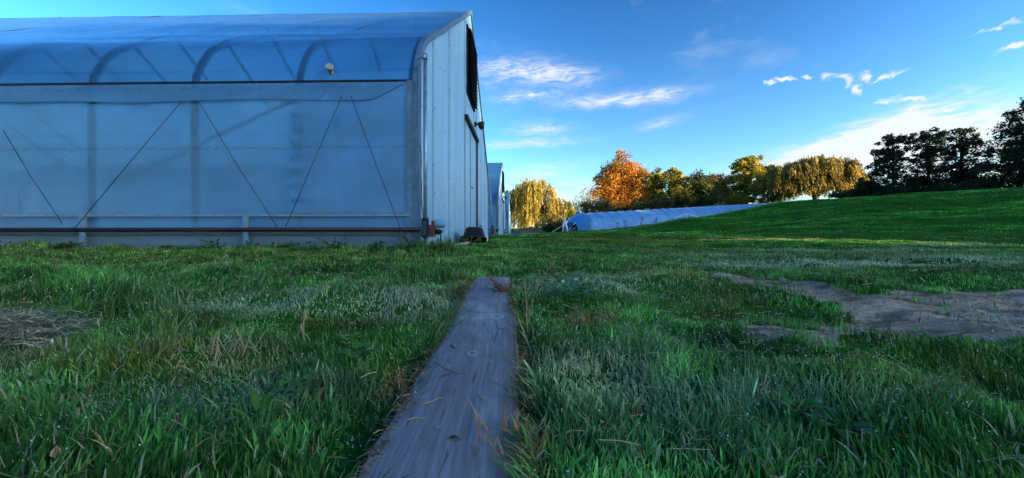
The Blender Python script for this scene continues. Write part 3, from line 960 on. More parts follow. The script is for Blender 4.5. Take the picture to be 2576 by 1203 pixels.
    h = t.math('SUBTRACT', t.math('ADD', t.math('MULTIPLY', grain, 0.4), t.math('MULTIPLY', grain2, 0.3)), ck)
    bmp = t.node('ShaderNodeBump', {'Strength': 0.55, 'Distance': 0.006, 'Height': h})
    p = t.node('ShaderNodeBsdfPrincipled', {'Base Color': c, 'Roughness': t.maprange(blot, 0.3, 0.7, 0.42, 0.75), 'Normal': bmp.outputs[0], 'Specular IOR Level': 0.5})
    t.node('ShaderNodeOutputMaterial', {0: p.outputs[0]})
    o = link('plank', me, None, mt, True)
    m_ = o.modifiers.new('edge', 'EDGE_SPLIT'); m_.split_angle = R(50)
    tag(o, 'long weathered wooden plank lying in the grass, leading away from the camera', 'plank')
    return o


plk = plank()


# splits in the wood, cut as dark slivers into the face of the plank
def crack(pts, w):
    P = [on_plank(x, y) for x, y in pts]
    mb = MB()
    n = len(P)
    for i in range(n - 1):
        a, b_ = P[i], P[i + 1]
        wa = w * (0.3 + 0.7 * math.sin(math.pi * (i + 0.3) / n)); wb = w * (0.3 + 0.7 * math.sin(math.pi * (i + 1.3) / n)) if i < n - 2 else 0.0004
        d = (b_ - a).normalized(); s = d.cross(Vector((0, 0, 1)))
        mb.add([a - s * wa + Vector((0, 0, 0.0007)), a + s * wa + Vector((0, 0, 0.0007)), b_ + s * wb + Vector((0, 0, 0.0007)), b_ - s * wb + Vector((0, 0, 0.0007)),
                a - s * wa + Vector((0, 0, -0.003)), a + s * wa + Vector((0, 0, -0.003)), b_ + s * wb + Vector((0, 0, -0.003)), b_ - s * wb + Vector((0, 0, -0.003))],
               [(0, 1, 2, 3), (0, 4, 5, 1), (1, 5, 6, 2), (2, 6, 7, 3), (3, 7, 4, 0)])
    return mb.build('crack', M['black'], plk)


crack([(1248, 810), (1249, 822), (1253, 830), (1250, 840), (1246, 850), (1244, 866)], 0.00132)
crack([(1253, 830), (1262, 828), (1274, 825)], 0.00108)
crack([(1200, 787), (1213, 787), (1226, 788), (1236, 786)], 0.00210)
crack([(1184, 785), (1192, 786), (1197, 787)], 0.00156)
crack([(1178, 872), (1170, 890), (1163, 905), (1158, 925)], 0.00060)
crack([(1195, 860), (1188, 880), (1186, 893)], 0.00084)
crack([(1148, 1118), (1135, 1145), (1118, 1175), (1100, 1203)], 0.00036)


def twig(pts, r, label, mat, cat='twig', rest=True):
    P = [on_plank(x, y) + Vector((0, 0, r + dz)) for x, y, dz in pts]
    n = len(P)
    tag(MB().tube(P, [r * (1 - 0.6 * i / (n - 1)) for i in range(n)], 6).build(cat, mat, None, True), label, cat)


dry = principled('dry stalk', (0.17, 0.11, 0.06), 0.8, 0, 0.3, 40)
straw = principled('straw', (0.30, 0.22, 0.13), 0.8, 0, 0.3, 40)
twig([(1095, 928, 0.012), (1120, 936, 0.006), (1150, 942, 0), (1174, 948, 0)], 0.0022, 'brown twig reaching onto the plank from its left edge', dry)
twig([(1060, 1024, 0.004), (1085, 1016, 0.001), (1103, 1009, 0), (1113, 1007, 0)], 0.0028, 'pale orange straw lying on the left edge of the plank', straw, 'straw')
twig([(1025, 1068, 0.008), (1040, 1066, 0.002), (1070, 1062, 0)], 0.0025, 'thin straw lying low on the left edge of the plank', straw, 'straw')
twig([(1207, 1001, 0.001), (1209, 1008, 0), (1214, 1013, 0.001), (1222, 1015, 0.002)], 0.0022, 'small curled straw in the middle of the plank', straw, 'straw')
twig([(1134, 872, 0.001), (1141, 878, 0), (1146, 881, 0)], 0.003, 'short black twig bit on the plank near its left edge', M['bark'])


def leaf_obj(name, c, size, ang, colr, label, cat, curl=0.25):
    V, T = [], []
    n = 7
    for i in range(n):
        t = i / (n - 1)
        w = size * 0.34 * math.sin(math.pi * min(1, t * 0.94 + 0.05)) ** 0.8
        for s in (-1, 0, 1):
            x = (t - 0.5) * size; y = s * w; z = curl * abs(s) * w + 0.25 * curl * size * (t - 0.5) ** 2
            V.append((c[0] + x * math.cos(ang) - y * math.sin(ang), c[1] + x * math.sin(ang) + y * math.cos(ang), c[2] + 0.003 + z))
    F_ = []
    for i in range(n - 1):
        for j in range(2):
            F_.append((3 * i + j, 3 * i + j + 1, 3 * i + j + 4, 3 * i + j + 3))
    o = mesh_np(name, np.array(V), F_, cols=np.tile(np.array(colr), (len(V), 1)), mat=M['weed'], smooth=True)
    tag(o, label, cat)


leaf_obj('fallen_leaf', on_plank(1141, 1116), 0.022, 0.2, (0.02, 0.06, 0.02), 'small dark green leaf lying on the near part of the plank', 'leaf')
leaf_obj('fallen_leaf', on_plank(1106, 1080), 0.02, 1.2, (0.30, 0.30, 0.30), 'small pale leaf fragment on the near part of the plank', 'leaf')


# black tub tipped against the end wall
def tub():
    X, Y = at(1190, 600, 8.2)[:2]
    z = gz(X, Y)
    r = empty('black_tub', (X, Y, z), R(100))
    tag(r, 'black plastic tub lying overturned in weeds by the greenhouse end wall', 'tub')
    ring = lambda a, b_, zz: [(a * math.copysign(abs(math.cos(t)) ** 0.45, math.cos(t)), b_ * math.copysign(abs(math.sin(t)) ** 0.45, math.sin(t)), zz) for t in [2 * math.pi * k / 28 for k in range(28)]]
    vs = ring(0.62, 0.30, 0.0) + ring(0.60, 0.285, 0.03) + ring(0.50, 0.215, 0.30) + ring(0.47, 0.19, 0.325) + ring(0.2, 0.08, 0.318)
    fs = [(i * 28 + k, i * 28 + (k + 1) % 28, (i + 1) * 28 + (k + 1) % 28, (i + 1) * 28 + k) for i in range(4) for k in range(28)] + [tuple(4 * 28 + k for k in range(28))]
    b = MB().add(vs, fs).build('tub_body', M['black'], r, True)
    vs = ring(0.655, 0.33, -0.005) + ring(0.655, 0.33, 0.025) + ring(0.61, 0.29, 0.027)
    fs = [(i * 28 + k, i * 28 + (k + 1) % 28, (i + 1) * 28 + (k + 1) % 28, (i + 1) * 28 + k) for i in range(2) for k in range(28)]
    MB().add(vs, fs).build('tub_rim', M['black'], r, True)
    r.scale = (0.8, 0.85, 0.7)
    r.rotation_euler = (R(4), R(8), R(100))
    r.location.z += 0.06


tub()
# pale scrap of pipe beside the tub
q = at(1216, 602, 8.6)
b = MB().tube([(-0.12, 0, 0.05), (0.1, 0.02, 0.08)], 0.05, 14)
o = b.build('plastic_pipe_offcut', M['white_plastic'], None, True)
o.location = (q[0], q[1], gz(q[0], q[1]) + 0.01)
tag(o, 'short pale plastic pipe offcut in the weeds right of the black tub', 'pipe')
X, Y = at(1146, 612, 6.3)[:2]
o = MB().box(-0.35, 0.35, -0.03, 0.03, 0.0, 0.035).build('pale_board', principled('pale board', (0.34, 0.33, 0.31), 0.8, 0, 0.25, 20, 0.2), None, bevel=0.004)
o.location = (X, Y, gz(X, Y) + 0.02); o.rotation_euler = (0.05, -0.12, R(62))
tag(o, 'pale grey board lying at the foot of the end wall', 'board')
# blue crate tipped on the grass
X, Y = at(1302, 594, 24.0)[:2]
r = empty('blue_crate', (X, Y, gz(X, Y) + 0.10), R(30))
tag(r, 'blue plastic crate tipped on its side on the far grass', 'crate')
b = MB().box(-0.22, 0.22, -0.15, 0.15, -0.14, -0.125)
for k in range(6):
    b.box(-0.22, 0.22, -0.15, -0.135, -0.12 + k * 0.042, -0.095 + k * 0.042).box(-0.22, 0.22, 0.135, 0.15, -0.12 + k * 0.042, -0.095 + k * 0.042)
b.build('crate_side', M['blue_crate'], r)
b = MB()
for sx in (-0.22, 0.205):
    b.box(sx, sx + 0.015, -0.13, 0.13, -0.12, 0.13)
b.build('crate_end', M['blue_crate'], r)
r.rotation_euler = (R(20), R(38), R(-15))
# heap of dark soil below the willow
def heap(x, y, Y, w, h, label):
    X = (x - 1288) / F * Y
    n = 26
    V, Q = [], []
    for i in range(n):
        for j in range(n):
            a, b_ = (i / (n - 1) * 2 - 1), (j / (n - 1) * 2 - 1)
            rr = math.hypot(a, b_)
            zz = h * max(0, 1 - rr) ** 0.8 * (1 + 0.25 * math.sin(5 * a + 2 * b_) + 0.15 * math.sin(13 * b_ - 4 * a))
            gx, gy = X + a * w, Y + b_ * w * 0.7
            V.append((gx, gy, 0)); Q.append(zz)
    V = np.array(V); V[:, 2] = ground(V[:, 0], V[:, 1]) - 0.05 + np.array(Q)
    idx = np.arange(n * n).reshape(n, n)
    F_ = np.stack([idx[:-1, :-1], idx[1:, :-1], idx[1:, 1:], idx[:-1, 1:]], -1).reshape(-1, 4)
    o = mesh_np('soil_heap', V, F_, mat=principled('heap soil', (0.06, 0.045, 0.035), 0.95, 0, 0.4, 3, 0.6), smooth=True)
    tag(o, label, 'heap')


heap(1330, 585, 44.0, 2.4, 0.75, 'dark heap of soil in front of the yellow willow')


# ------------------------------------------------------------------ low tunnel
def tunnel():
    A0 = Vector((6.9, 38.6)); B0 = Vector((43.5, 60.0))
    L = (B0 - A0).length
    d = (B0 - A0) / L
    ang = math.atan2(d.y, d.x)
    r = empty('tunnel_greenhouse', (A0.x, A0.y, 0), ang)
    tag(r, 'long low white plastic tunnel running along the foot of the hill', 'tunnel')
    nb = 30
    half, hh = 2.0, 2.02
    na = 24
    cosA, sinA = math.cos(ang), math.sin(ang)

    def gnd(s, w):
        return ground(A0.x + s * cosA - w * sinA, A0.y + s * sinA + w * cosA)
    ss = np.linspace(0, L, nb * 6 + 1)
    zc = np.interp(ss, [0, L], [ZC + 0.70, ZC + 3.95])
    zc = zc + 0.10 * np.sin(ss / L * math.pi) * 0
    V = []
    ths = np.linspace(0, math.pi, na)
    for i, s in enumerate(ss):
        ph = (i % 6) / 6
        sag = 0.018 * math.sin(math.pi * ph)
        for t in ths:
            w = -half * math.cos(t)
            z = hh * math.sin(t) ** 0.8
            k = 1 - sag * (0.5 + 0.5 * math.sin(t)) * 0.9
            lo = 0.05 * math.sin(s * 3.1 + t * 9) * (1 - math.sin(t)) ** 2
            V.append((s, w * k + lo, zc[i] + z * k - 0.12))
    V = np.array(V)
    idx = np.arange(len(ss) * na).reshape(len(ss), na)
    Q = np.stack([idx[:-1, :-1], idx[1:, :-1], idx[1:, 1:], idx[:-1, 1:]], -1).reshape(-1, 4)
    mesh_np('cover', V, Q, mat=M['tunnel_film'], parent=r, smooth=True)
    hoop0 = None
    for k in range(nb + 1):
        s = ss[k * 6]
        pts = [(0, -half * math.cos(t) * 1.004, hh * math.sin(t) ** 0.8 * 1.006) for t in ths]
        if hoop0 is None:
            hoop0 = MB().tube(pts, 0.018, 6).build('hoop', principled('hoop pipe', (0.06, 0.17, 0.34), 0.5), r, True)
            o = hoop0
        else:
            o = hoop0.copy(); col.objects.link(o); o.parent = r
        o.location = (s, 0, zc[k * 6] - 0.12)
    # gathered end: the film drawn in to an outer half hoop and tied down
    E = []
    ne = 9
    for i in range(ne):
        q = i / (ne - 1)
        sc = 1 - 0.42 * q ** 1.6
        for t in ths:
            E.append((-1.3 * q, -half * math.cos(t) * sc, zc[0] - 0.12 + hh * math.sin(t) ** 0.8 * sc * (1 - 0.1 * q) + 0.25 * q * (1 - math.sin(t))))
    idx = np.arange(ne * na).reshape(ne, na)
    Q = np.stack([idx[:-1, :-1], idx[:-1, 1:], idx[1:, 1:], idx[1:, :-1]], -1).reshape(-1, 4)
    mesh_np('end_cover', np.array(E), Q, mat=M['tunnel_film'], parent=r, smooth=True)
    for (a, b_) in (((-1.3, -0.8, zc[0] + 0.9), (-2.9, -1.2, zc[0] - 0.2)), ((-1.3, -0.9, zc[0] + 0.5), (-2.7, -1.3, zc[0] - 0.25)), ((-1.3, 0.4, zc[0] + 1.0), (-3.2, 0.6, zc[0] - 0.1))):
        MB().cyl(a, b_, 0.02, 6).build('tie_rope', M['white_post'], r, True)
    return r, ang, A0, zc


tun = tunnel()
# two pale posts leaning together at the end of the tunnel
for (x0, y0, x1, y1, nm, lab) in ((1416, 588, 1420, 545, 'post', 'pale post standing at the near end of the white tunnel'), (1427, 591, 1420, 546, 'post', 'pale leaning post propped against the upright at the tunnel end')):
    a, b_ = at(x0, y0, 36.0), at(x1, y1, 36.0)
    a = (a[0], a[1] - 0.2 * (x0 > 1420), gz(a[0], a[1]) - 0.05)
    tag(MB().tube([a, b_], [0.10, 0.055], 8).build(nm, M['white_post'], None, True), lab, 'post')
# small gabled frame standing against the tunnel on the slope
fr = empty('gable_frame', (0, 0, 0))
base = unproj(1727, 548)
Yb = 33.0
pts = [at(1700, 547, Yb), at(1727, 537, Yb), at(1756, 545, Yb)]
cz = gz((1727 - 1288) / F * Yb, Yb)
fr.location = (pts[1][0], Yb, cz)
loc = Vector(fr.location)
for a, b_ in ((pts[0], pts[1]), (pts[1], pts[2])):
    MB().cyl(Vector(a) - loc, Vector(b_) - loc, 0.035, 6).build('rafter', M['white_post'], fr, True)
for p in pts:
    g = Vector((p[0], p[1], gz(p[0], p[1]) - 0.05))
    MB().cyl(Vector(p) - loc, g - loc, 0.03, 6).build('leg', M['white_post'], fr, True)
tag(fr, 'small pale gabled frame on the grassy slope in front of the tunnel', 'frame')

# ------------------------------------------------------------------ trees
def rand_dirs(n, r=rng):
    v = r.normal(size=(n, 3))
    return v / (np.linalg.norm(v, axis=1)[:, None] + 1e-9)


def leaf_cards(C, size, cols, aspect=0.6, up=0.0, r=rng):
    """rhombic leaf faces at the points C"""
    n = len(C)
    nrm = rand_dirs(n, r); nrm[:, 2] += up * np.sign(nrm[:, 2] + 1e-6)
    nrm /= np.linalg.norm(nrm, axis=1)[:, None]
    a = np.cross(nrm, rand_dirs(n, r)); a /= np.linalg.norm(a, axis=1)[:, None] + 1e-9
    b = np.cross(nrm, a)
    s = np.asarray(size).reshape(-1, 1) * np.ones((n, 1))
    V = np.stack([C - a * s, C - b * s * aspect, C + a * s, C + b * s * aspect], 1).reshape(-1, 3)
    Q = np.arange(4 * n).reshape(n, 4)
    return V, Q, np.repeat(cols, 4, axis=0)


def in_shell(n, r, inner=0.35):
    return rand_dirs(n, r) * (inner + (1 - inner) * r.random((n, 1)) ** 0.6)


def tree(name, label, cat, x, Y, blobs, pal, clumps=70, per=110, leaf=0.16, clump_r=0.11, seed=1, trunk=0.16, group=None, flat=1.0, bark='bark', limbs=10, up=0.25, base=None, stem_top=None, jitter=0.25, depth=0.9):
    """blobs: crown lobes (x, y, rx, ry) in picture pixels at the distance Y; built at their true size there"""
    r = np.random.default_rng(seed)
    k = Y / F
    X = (x - 1288) * k
    z0 = gz(X, Y) if base is None else base
    root = empty(name, (X, Y, z0))
    tag(root, label, cat, group)
    L = []
    tot = sum(b[2] * b[3] for b in blobs)
    for (bx, by, rx, ry) in blobs:
        c = np.array([(bx - x) * k, 0.0, ZC + (601 - by) * k - z0])
        L.append((c, np.array([rx * k, rx * k * depth, ry * k]), rx * ry / tot))
    cc, cr = [], []
    for c, e, wgt in L:
        n = max(3, int(clumps * wgt))
        p = in_shell(n, r, 0.30) * e * 0.92 + c
        p[:, 1] += r.normal(size=n) * e[1] * 0.1
        cc.append(p)
        cr.append(np.full(n, clump_r * (np.mean([l[1][0] for l in L]) * 3.0)) * r.uniform(0.6, 1.35, n))
    cc = np.concatenate(cc); cr = np.concatenate(cr)
    keep = cc[:, 2] > 0.25
    cc, cr = cc[keep], cr[keep]
    m = len(cc)
    pal = np.array(pal, float)
    ccol = pal[r.integers(0, len(pal), m)] * r.uniform(0.75, 1.2, (m, 1))
    own = np.repeat(np.arange(m), per)
    off = in_shell(len(own), r, 0.2)
    off[:, 2] *= 0.85 * flat
    off *= 1 + 0.55 * (r.random((len(own), 1)) ** 4)
    P = cc[own] + off * cr[own][:, None]
    cols = ccol[own] * r.uniform(1 - jitter, 1 + jitter, (len(own), 1))
    V, Q, Cc = leaf_cards(P, leaf * r.uniform(0.6, 1.3, len(P)), np.clip(cols, 0.002, 0.9), 0.6, up, r)
    mesh_np('crown', V, Q, cols=Cc, mat=M['leaf'], parent=root)
    # trunk and limbs
    hi = max(c[2] + e[2] * 0.55 for c, e, _ in L) if stem_top is None else stem_top
    mb = MB()
    pts = [(0, 0, -0.3)]
    for i in range(1, 7):
        t = i / 6
        pts.append((0.25 * math.sin(3 * t + seed) * t, 0.2 * math.cos(2 * t + seed) * t, hi * t))
    mb.tube(pts, [trunk * (1.15 - 0.9 * i / 6) for i in range(7)], 8)
    mb.build('trunk', M[bark], root, True)
    lm = MB()
    for i in r.choice(m, min(limbs, m), replace=False):
        e = Vector(cc[i])
        t = min(0.9, max(0.18, (e.z / hi) * 0.6))
        s = Vector((0.25 * math.sin(3 * t + seed) * t, 0.2 * math.cos(2 * t + seed) * t, hi * t))
        mid = s.lerp(e, 0.5) + Vector((0, 0, 0.12 * (e - s).length))
        lm.tube([s, mid, e], [trunk * 0.45, trunk * 0.28, trunk * 0.08], 5)
    if lm.v:
        lm.build('limbs', M[bark], root, True)
    return root


def willow(name, label, x, Y, domes, pal, seed=1, tassels=130, per=15, leaf=0.20, trunk=0.3, group=None, drop=(0.9, 0.35)):
    r = np.random.default_rng(seed)
    k = Y / F
    X = (x - 1288) * k
    z0 = gz(X, Y)
    root = empty(name, (X, Y, z0))
    tag(root, label, 'tree', group)
    P, Cc, ends = [], [], []
    pal = np.array(pal, float)
    tot = sum(d[2] * d[3] for d in domes)
    for (bx, by, rx, ry, low) in domes:          # dome centre, radii and the pixel row its curtain hangs down to
        c = np.array([(bx - x) * k, r.uniform(-0.5, 0.5), ZC + (601 - by) * k - z0])
        e = np.array([rx, rx * 0.85, ry]) * k
        zl = ZC + (601 - low) * k - z0
        n = max(6, int(tassels * rx * ry / tot))
        th = r.uniform(0, 2 * math.pi, n)
        rad = np.sqrt(r.random(n)) * 1.0
        sx, sy = rad * np.cos(th), rad * np.sin(th)
        sz = np.sqrt(np.maximum(0, 1 - rad ** 2)) * r.uniform(0.75, 1.0, n)
        tops = c + np.stack([sx, sy, sz], 1) * e
        ends += list(tops[:: max(1, n // 7)])
        for i in range(n):
            colr = pal[r.integers(0, len(pal))] * r.uniform(0.7, 1.2)
            length = max(0.6, (tops[i, 2] - zl) * r.uniform(drop[1], 1.0) * drop[0])
            outw = np.array([sx[i], sy[i], 0]) * 0.22 * e[0]
            wdt = 0.30
            for s in range(per):
                nq = int(7 + length * 5)
                t = np.linspace(0.0, 1, nq)
                st = tops[i] + r.normal(size=3) * np.array([wdt, wdt, 0.22])
                ll = length * r.uniform(0.55, 1.05)
                pp = st + np.outer(np.sqrt(t), outw) + np.outer(-(t ** 1.25) * ll, [0, 0, 1]) + r.normal(size=(nq, 3)) * 0.05
                P.append(pp)
                Cc.append(np.tile(colr * r.uniform(0.8, 1.2), (nq, 1)))
    P = np.concatenate(P); Cc = np.concatenate(Cc)
    n = len(P)
    a = np.array([0, 0, 1.0]) + r.normal(size=(n, 3)) * 0.30
    a /= np.linalg.norm(a, axis=1)[:, None]
    b = np.cross(a, rand_dirs(n, r)); b /= np.linalg.norm(b, axis=1)[:, None] + 1e-9
    s = leaf * r.uniform(0.6, 1.3, (n, 1))
    V = np.stack([P - a * s, P - b * s * 0.24, P + a * s, P + b * s * 0.24], 1).reshape(-1, 3)
    keepz = np.repeat(P[:, 2] > 0.15, 4)
    Q = np.arange(4 * n).reshape(n, 4)[P[:, 2] > 0.15]
    mesh_np('crown', V, Q, cols=np.repeat(np.clip(Cc, 0.002, 0.9), 4, axis=0), mat=M['leaf'], parent=root)
    hi = max(e[2] for e in ends) * 0.62
    MB().tube([(0, 0, -0.3), (0.1, 0, hi * 0.3), (-0.05, 0.1, hi * 0.65), (0.1, 0, hi)], [trunk * 1.2, trunk, trunk * 0.75, trunk * 0.4], 9).build('trunk', M['bark'], root, True)
    lm = MB()
    for e in ends:
        e = Vector(e); s = Vector((0, 0, hi * r.uniform(0.35, 0.85)))
        mid = s.lerp(e, 0.55) + Vector((0, 0, 0.3))
        lm.tube([s, mid, e], [trunk * 0.5, trunk * 0.3, 0.03], 5)
    lm.build('limbs', M['bark'], root, True)
    return root


YEL = [(0.36, 0.27, 0.035), (0.30, 0.24, 0.04), (0.42, 0.31, 0.05), (0.22, 0.20, 0.03)]
ORA = [(0.48, 0.22, 0.03), (0.38, 0.16, 0.025), (0.52, 0.29, 0.04), (0.30, 0.12, 0.025)]
YGR = [(0.32, 0.29, 0.03), (0.20, 0.22, 0.025), (0.44, 0.33, 0.035), (0.10, 0.13, 0.02)]
DGR = [(0.040, 0.070, 0.020), (0.030, 0.055, 0.018), (0.065, 0.09, 0.024)]
OLV = [(0.07, 0.08, 0.02), (0.10, 0.09, 0.022), (0.05, 0.065, 0.018)]
NIG = [(0.030, 0.052, 0.022), (0.021, 0.040, 0.019), (0.045, 0.072, 0.026)]
GT = 'trees beyond the field'

willow('willow', 'golden yellow weeping willow left of the tunnel, beside the farthest greenhouse', 1348, 52.0,
       [(1345, 500, 46, 52, 575), (1385, 535, 48, 40, 578), (1422, 548, 26, 34, 575), (1300, 515, 40, 42, 580), (1280, 545, 36, 40, 585), (1360, 560, 60, 25, 588)], YEL, 3, 125, 11, group=GT, drop=(1.0, 0.22))
tree('maple', 'tall orange maple with a pointed top behind the tunnel', 'tree', 1562, 68.0,
     [(1562, 423, 38, 44), (1540, 455, 48, 46), (1594, 450, 48, 46), (1522, 492, 52, 42), (1604, 492, 50, 44), (1562, 488, 56, 50), (1565, 530, 76, 32)], ORA + ORA + [(0.16, 0.13, 0.03)], 270, 95, 0.20, 0.10, 5, 0.3, GT, limbs=16)
# bare grey trees and brush right of the willow
for i, (x, top, w, lab) in enumerate(((1452, 482, 14, 'thin bare pale tree just right of the golden willow'), (1472, 468, 16, 'taller bare pale tree between the willow and the orange maple'))):
    Y = 60.0; k = Y / F; X = (x - 1288) * k; z0 = gz(X, Y)
    root = empty('bare_tree', (X, Y, z0)); tag(root, lab, 'tree', GT)
    mb = MB(); r = random.Random(40 + i)
    H = ZC + (601 - top) * k - z0
    for s in range(9):
        e = Vector((r.uniform(-w, w) * k, r.uniform(-0.8, 0.8), H * r.uniform(0.7, 1.0)))
        mb.tube([(0, 0, 0), (e.x * 0.25, e.y * 0.3, e.z * 0.4), e], [0.07, 0.045, 0.012], 5)
        for q in range(7):
            t = r.uniform(0.35, 0.95); b0 = Vector((e.x * t, e.y * t, e.z * t))
            b1 = b0 + Vector((r.uniform(-.6, .6), r.uniform(-.4, .4), r.uniform(0.3, 1.2)))
            mb.tube([b0, b0.lerp(b1, 0.6), b1], [0.022, 0.015, 0.006], 4)
    mb.build('trunk', M['bare_bark'], root, True)
    n = 900
    rr = np.random.default_rng(50 + i)
    C = np.stack([rr.normal(0, w * k * 0.8, n), rr.normal(0, 0.8, n), np.abs(rr.normal(0.35, 0.22, n)) * H], 1)
    V, Q, Cc = leaf_cards(C, 0.10, np.array([(0.30, 0.20, 0.11)]) * rr.uniform(0.5, 1.3, (n, 1)), 0.5, 0, rr)
    mesh_np('crown', V, Q, cols=Cc, mat=M['leaf'], parent=root)
tree('lobed_tree', 'yellow-green tree directly right of the orange maple', 'tree', 1688, 66.0,
     [(1662, 450, 26, 32), (1690, 440, 20, 24), (1708, 470, 30, 34), (1668, 495, 34, 34), (1710, 505, 28, 28)], YGR, 140, 80, 0.19, 0.12, 7, 0.2, GT, limbs=12)
tree('dark_tree', 'round dark green tree between the yellow-green and the tawny tree', 'tree', 1752, 63.0,
     [(1750, 470, 44, 42), (1722, 490, 36, 34), (1770, 500, 40, 40), (1735, 515, 50, 26)], DGR + YGR[:1], 165, 85, 0.17, 0.10, 8, 0.22, GT)
tree('tawny_tree', 'tawny yellow tree with fine foliage, left of the tallest yellow-green tree', 'tree', 1828, 66.0,
     [(1828, 472, 36, 34), (1812, 495, 28, 34), (1846, 500, 34, 30), (1800, 450, 20, 16)], [(0.32, 0.20, 0.06), (0.28, 0.17, 0.055), (0.36, 0.24, 0.05)], 140, 95, 0.13, 0.11, 9, 0.18, GT)
tree('yellow_bush', 'bright yellow bush low in front of the tawny tree', 'bush', 1852, 62.0, [(1850, 500, 26, 20), (1870, 508, 20, 14), (1832, 510, 20, 14)], [(0.40, 0.28, 0.03), (0.34, 0.22, 0.03)], 50, 70, 0.14, 0.12, 10, 0.1, GT, limbs=5)
tree('tall_tree', 'tallest yellow-green tree of the far row, with an open crown', 'tree', 1880, 64.0,
     [(1868, 415, 26, 28), (1890, 410, 26, 24), (1862, 450, 24, 34), (1895, 450, 28, 34), (1880, 490, 40, 26)], YGR, 130, 70, 0.19, 0.105, 11, 0.24, GT, limbs=16)
tree('open_tree', 'smaller yellow-green tree between the tallest tree and the broad willow', 'tree', 1932, 65.0,
     [(1920, 430, 18, 22), (1942, 432, 22, 20), (1925, 468, 24, 30), (1950, 460, 22, 30)], YGR + OLV[:1], 90, 65, 0.18, 0.12, 12, 0.16, GT, limbs=10)
willow('willow', 'broad dark and yellow weeping willow on the brow of the hill', 2050, 58.0,
       [(2095, 428, 52, 32, 505), (2040, 430, 58, 32, 508), (1985, 448, 50, 38, 512), (2122, 452, 36, 36, 500), (2040, 470, 46, 30, 512), (2085, 480, 42, 26, 508), (1958, 475, 34, 30, 515), (2010, 480, 40, 24, 512)],
       [(0.24, 0.19, 0.03), (0.16, 0.145, 0.03), (0.09, 0.095, 0.025), (0.30, 0.23, 0.035)], 5, 300, 12, 0.19, 0.4, GT, drop=(0.62, 0.2))
for i, (x, Y, bl, pl, lab) in enumerate((
        (1640, 76.0, [(1636, 470, 22, 22), (1645, 495, 30, 24)], YGR, 'small yellow-green tree showing behind the right side of the orange maple'),
        (1790, 76.0, [(1785, 460, 26, 20), (1800, 485, 34, 26), (1760, 480, 30, 26)], OLV + YGR[:2], 'olive tree filling the gap behind the round dark tree'),
        (1965, 78.0, [(1965, 450, 26, 20), (1975, 475, 34, 26)], YGR, 'yellow-green tree showing behind the left side of the broad willow'),
        (2160, 66.0, [(2158, 460, 28, 22), (2170, 480, 34, 20)], OLV, 'olive tree between the broad willow and the dark row'))):
    tree('far_tree', lab, 'tree', x, Y, bl, pl, 70, 80, 0.2, 0.13, 90 + i, 0.15, GT, limbs=8)
# dark row on the right
GD = 'dark trees along the brow'
DK = dict(per=70, leaf=0.14, flat=0.8, up=0.5, group=GD, limbs=20, jitter=0.35)
tree('dark_row_tree', 'lowest dark tree of the brow, next to the broad willow', 'tree', 2178, 47.0, [(2178, 470, 30, 28), (2160, 490, 24, 20), (2205, 490, 28, 22)], NIG, 90, clump_r=0.10, seed=13, trunk=0.12, **DK)
tree('dark_row_tree', 'dark feathery tree, left of the three tall ones on the brow', 'tree', 2245, 45.0, [(2245, 370, 42, 38), (2232, 420, 42, 40), (2262, 460, 42, 34), (2225, 475, 34, 24)], NIG, 150, clump_r=0.075, seed=14, trunk=0.16, **DK)
tree('dark_row_tree', 'dark feathery tree in the middle of the three tall ones on the brow', 'tree', 2335, 45.0, [(2330, 360, 42, 40), (2340, 415, 48, 42), (2320, 460, 44, 34), (2370, 465, 38, 28)], NIG, 165, clump_r=0.075, seed=15, trunk=0.17, **DK)
tree('dark_row_tree', 'dark feathery tree, right of the three tall ones on the brow', 'tree', 2420, 45.0, [(2415, 358, 46, 40), (2430, 410, 54, 44), (2410, 460, 52, 34), (2460, 460, 40, 30)], NIG, 175, clump_r=0.072, seed=16, trunk=0.17, **DK)
tree('dark_row_tree', 'biggest dark tree, cut by the right edge of the picture', 'tree', 2600, 39.0,
     [(2610, 280, 60, 50), (2590, 350, 84, 60), (2560, 420, 80, 60), (2640, 420, 90, 80), (2530, 470, 60, 34)], NIG, 360, clump_r=0.06, seed=17, trunk=0.3, **DK)
# brush
GB = 'brush along the field edge'
for i, (x, Y, bl, pl, lab) in enumerate((
        (1500, 58.0, [(1490, 525, 40, 18), (1530, 522, 34, 16)], OLV, 'low dark brush behind the tunnel, under the orange maple'),
        (1640, 58.0, [(1620, 520, 40, 14), (1665, 512, 34, 16)], OLV, 'low olive brush behind the tunnel, right of the orange maple'),
        (1715, 60.0, [(1710, 490, 26, 22), (1730, 505, 26, 16)], [(0.30, 0.24, 0.04), (0.08, 0.09, 0.02), (0.05, 0.06, 0.02)], 'yellow-flecked bush in front of the round dark tree'),
        (1780, 60.0, [(1770, 510, 40, 18), (1800, 505, 26, 16)], DGR, 'dark bush in front of the tawny tree'),
        (1395, 47.0, [(1385, 575, 30, 14), (1410, 570, 18, 16)], DGR, 'dark bush under the golden willow at the tunnel end'),
        (1455, 41.0, [(1450, 572, 22, 12), (1436, 575, 12, 10)], DGR, 'dark weeds crowding the open end of the tunnel'),
        (1935, 60.0, [(1925, 498, 30, 14), (1965, 495, 34, 16)], DGR + OLV, 'green bush at the far end of the tunnel'),
        (2130, 50.0, [(2120, 490, 34, 12), (2160, 490, 30, 14)], DGR, 'dark bush between the broad willow and the dark row'),
        (2290, 43.5, [(2270, 482, 44, 12), (2330, 482, 40, 12)], NIG, 'black brush under the left dark trees of the brow'),
        (2430, 42.5, [(2410, 478, 50, 14), (2470, 474, 44, 16)], NIG, 'black brush under the right dark trees of the brow'))):
    tree('bush', lab, 'bush', x, Y, bl, pl, 46, 75, 0.13, 0.10, 60 + i, 0.05, GB, limbs=4)

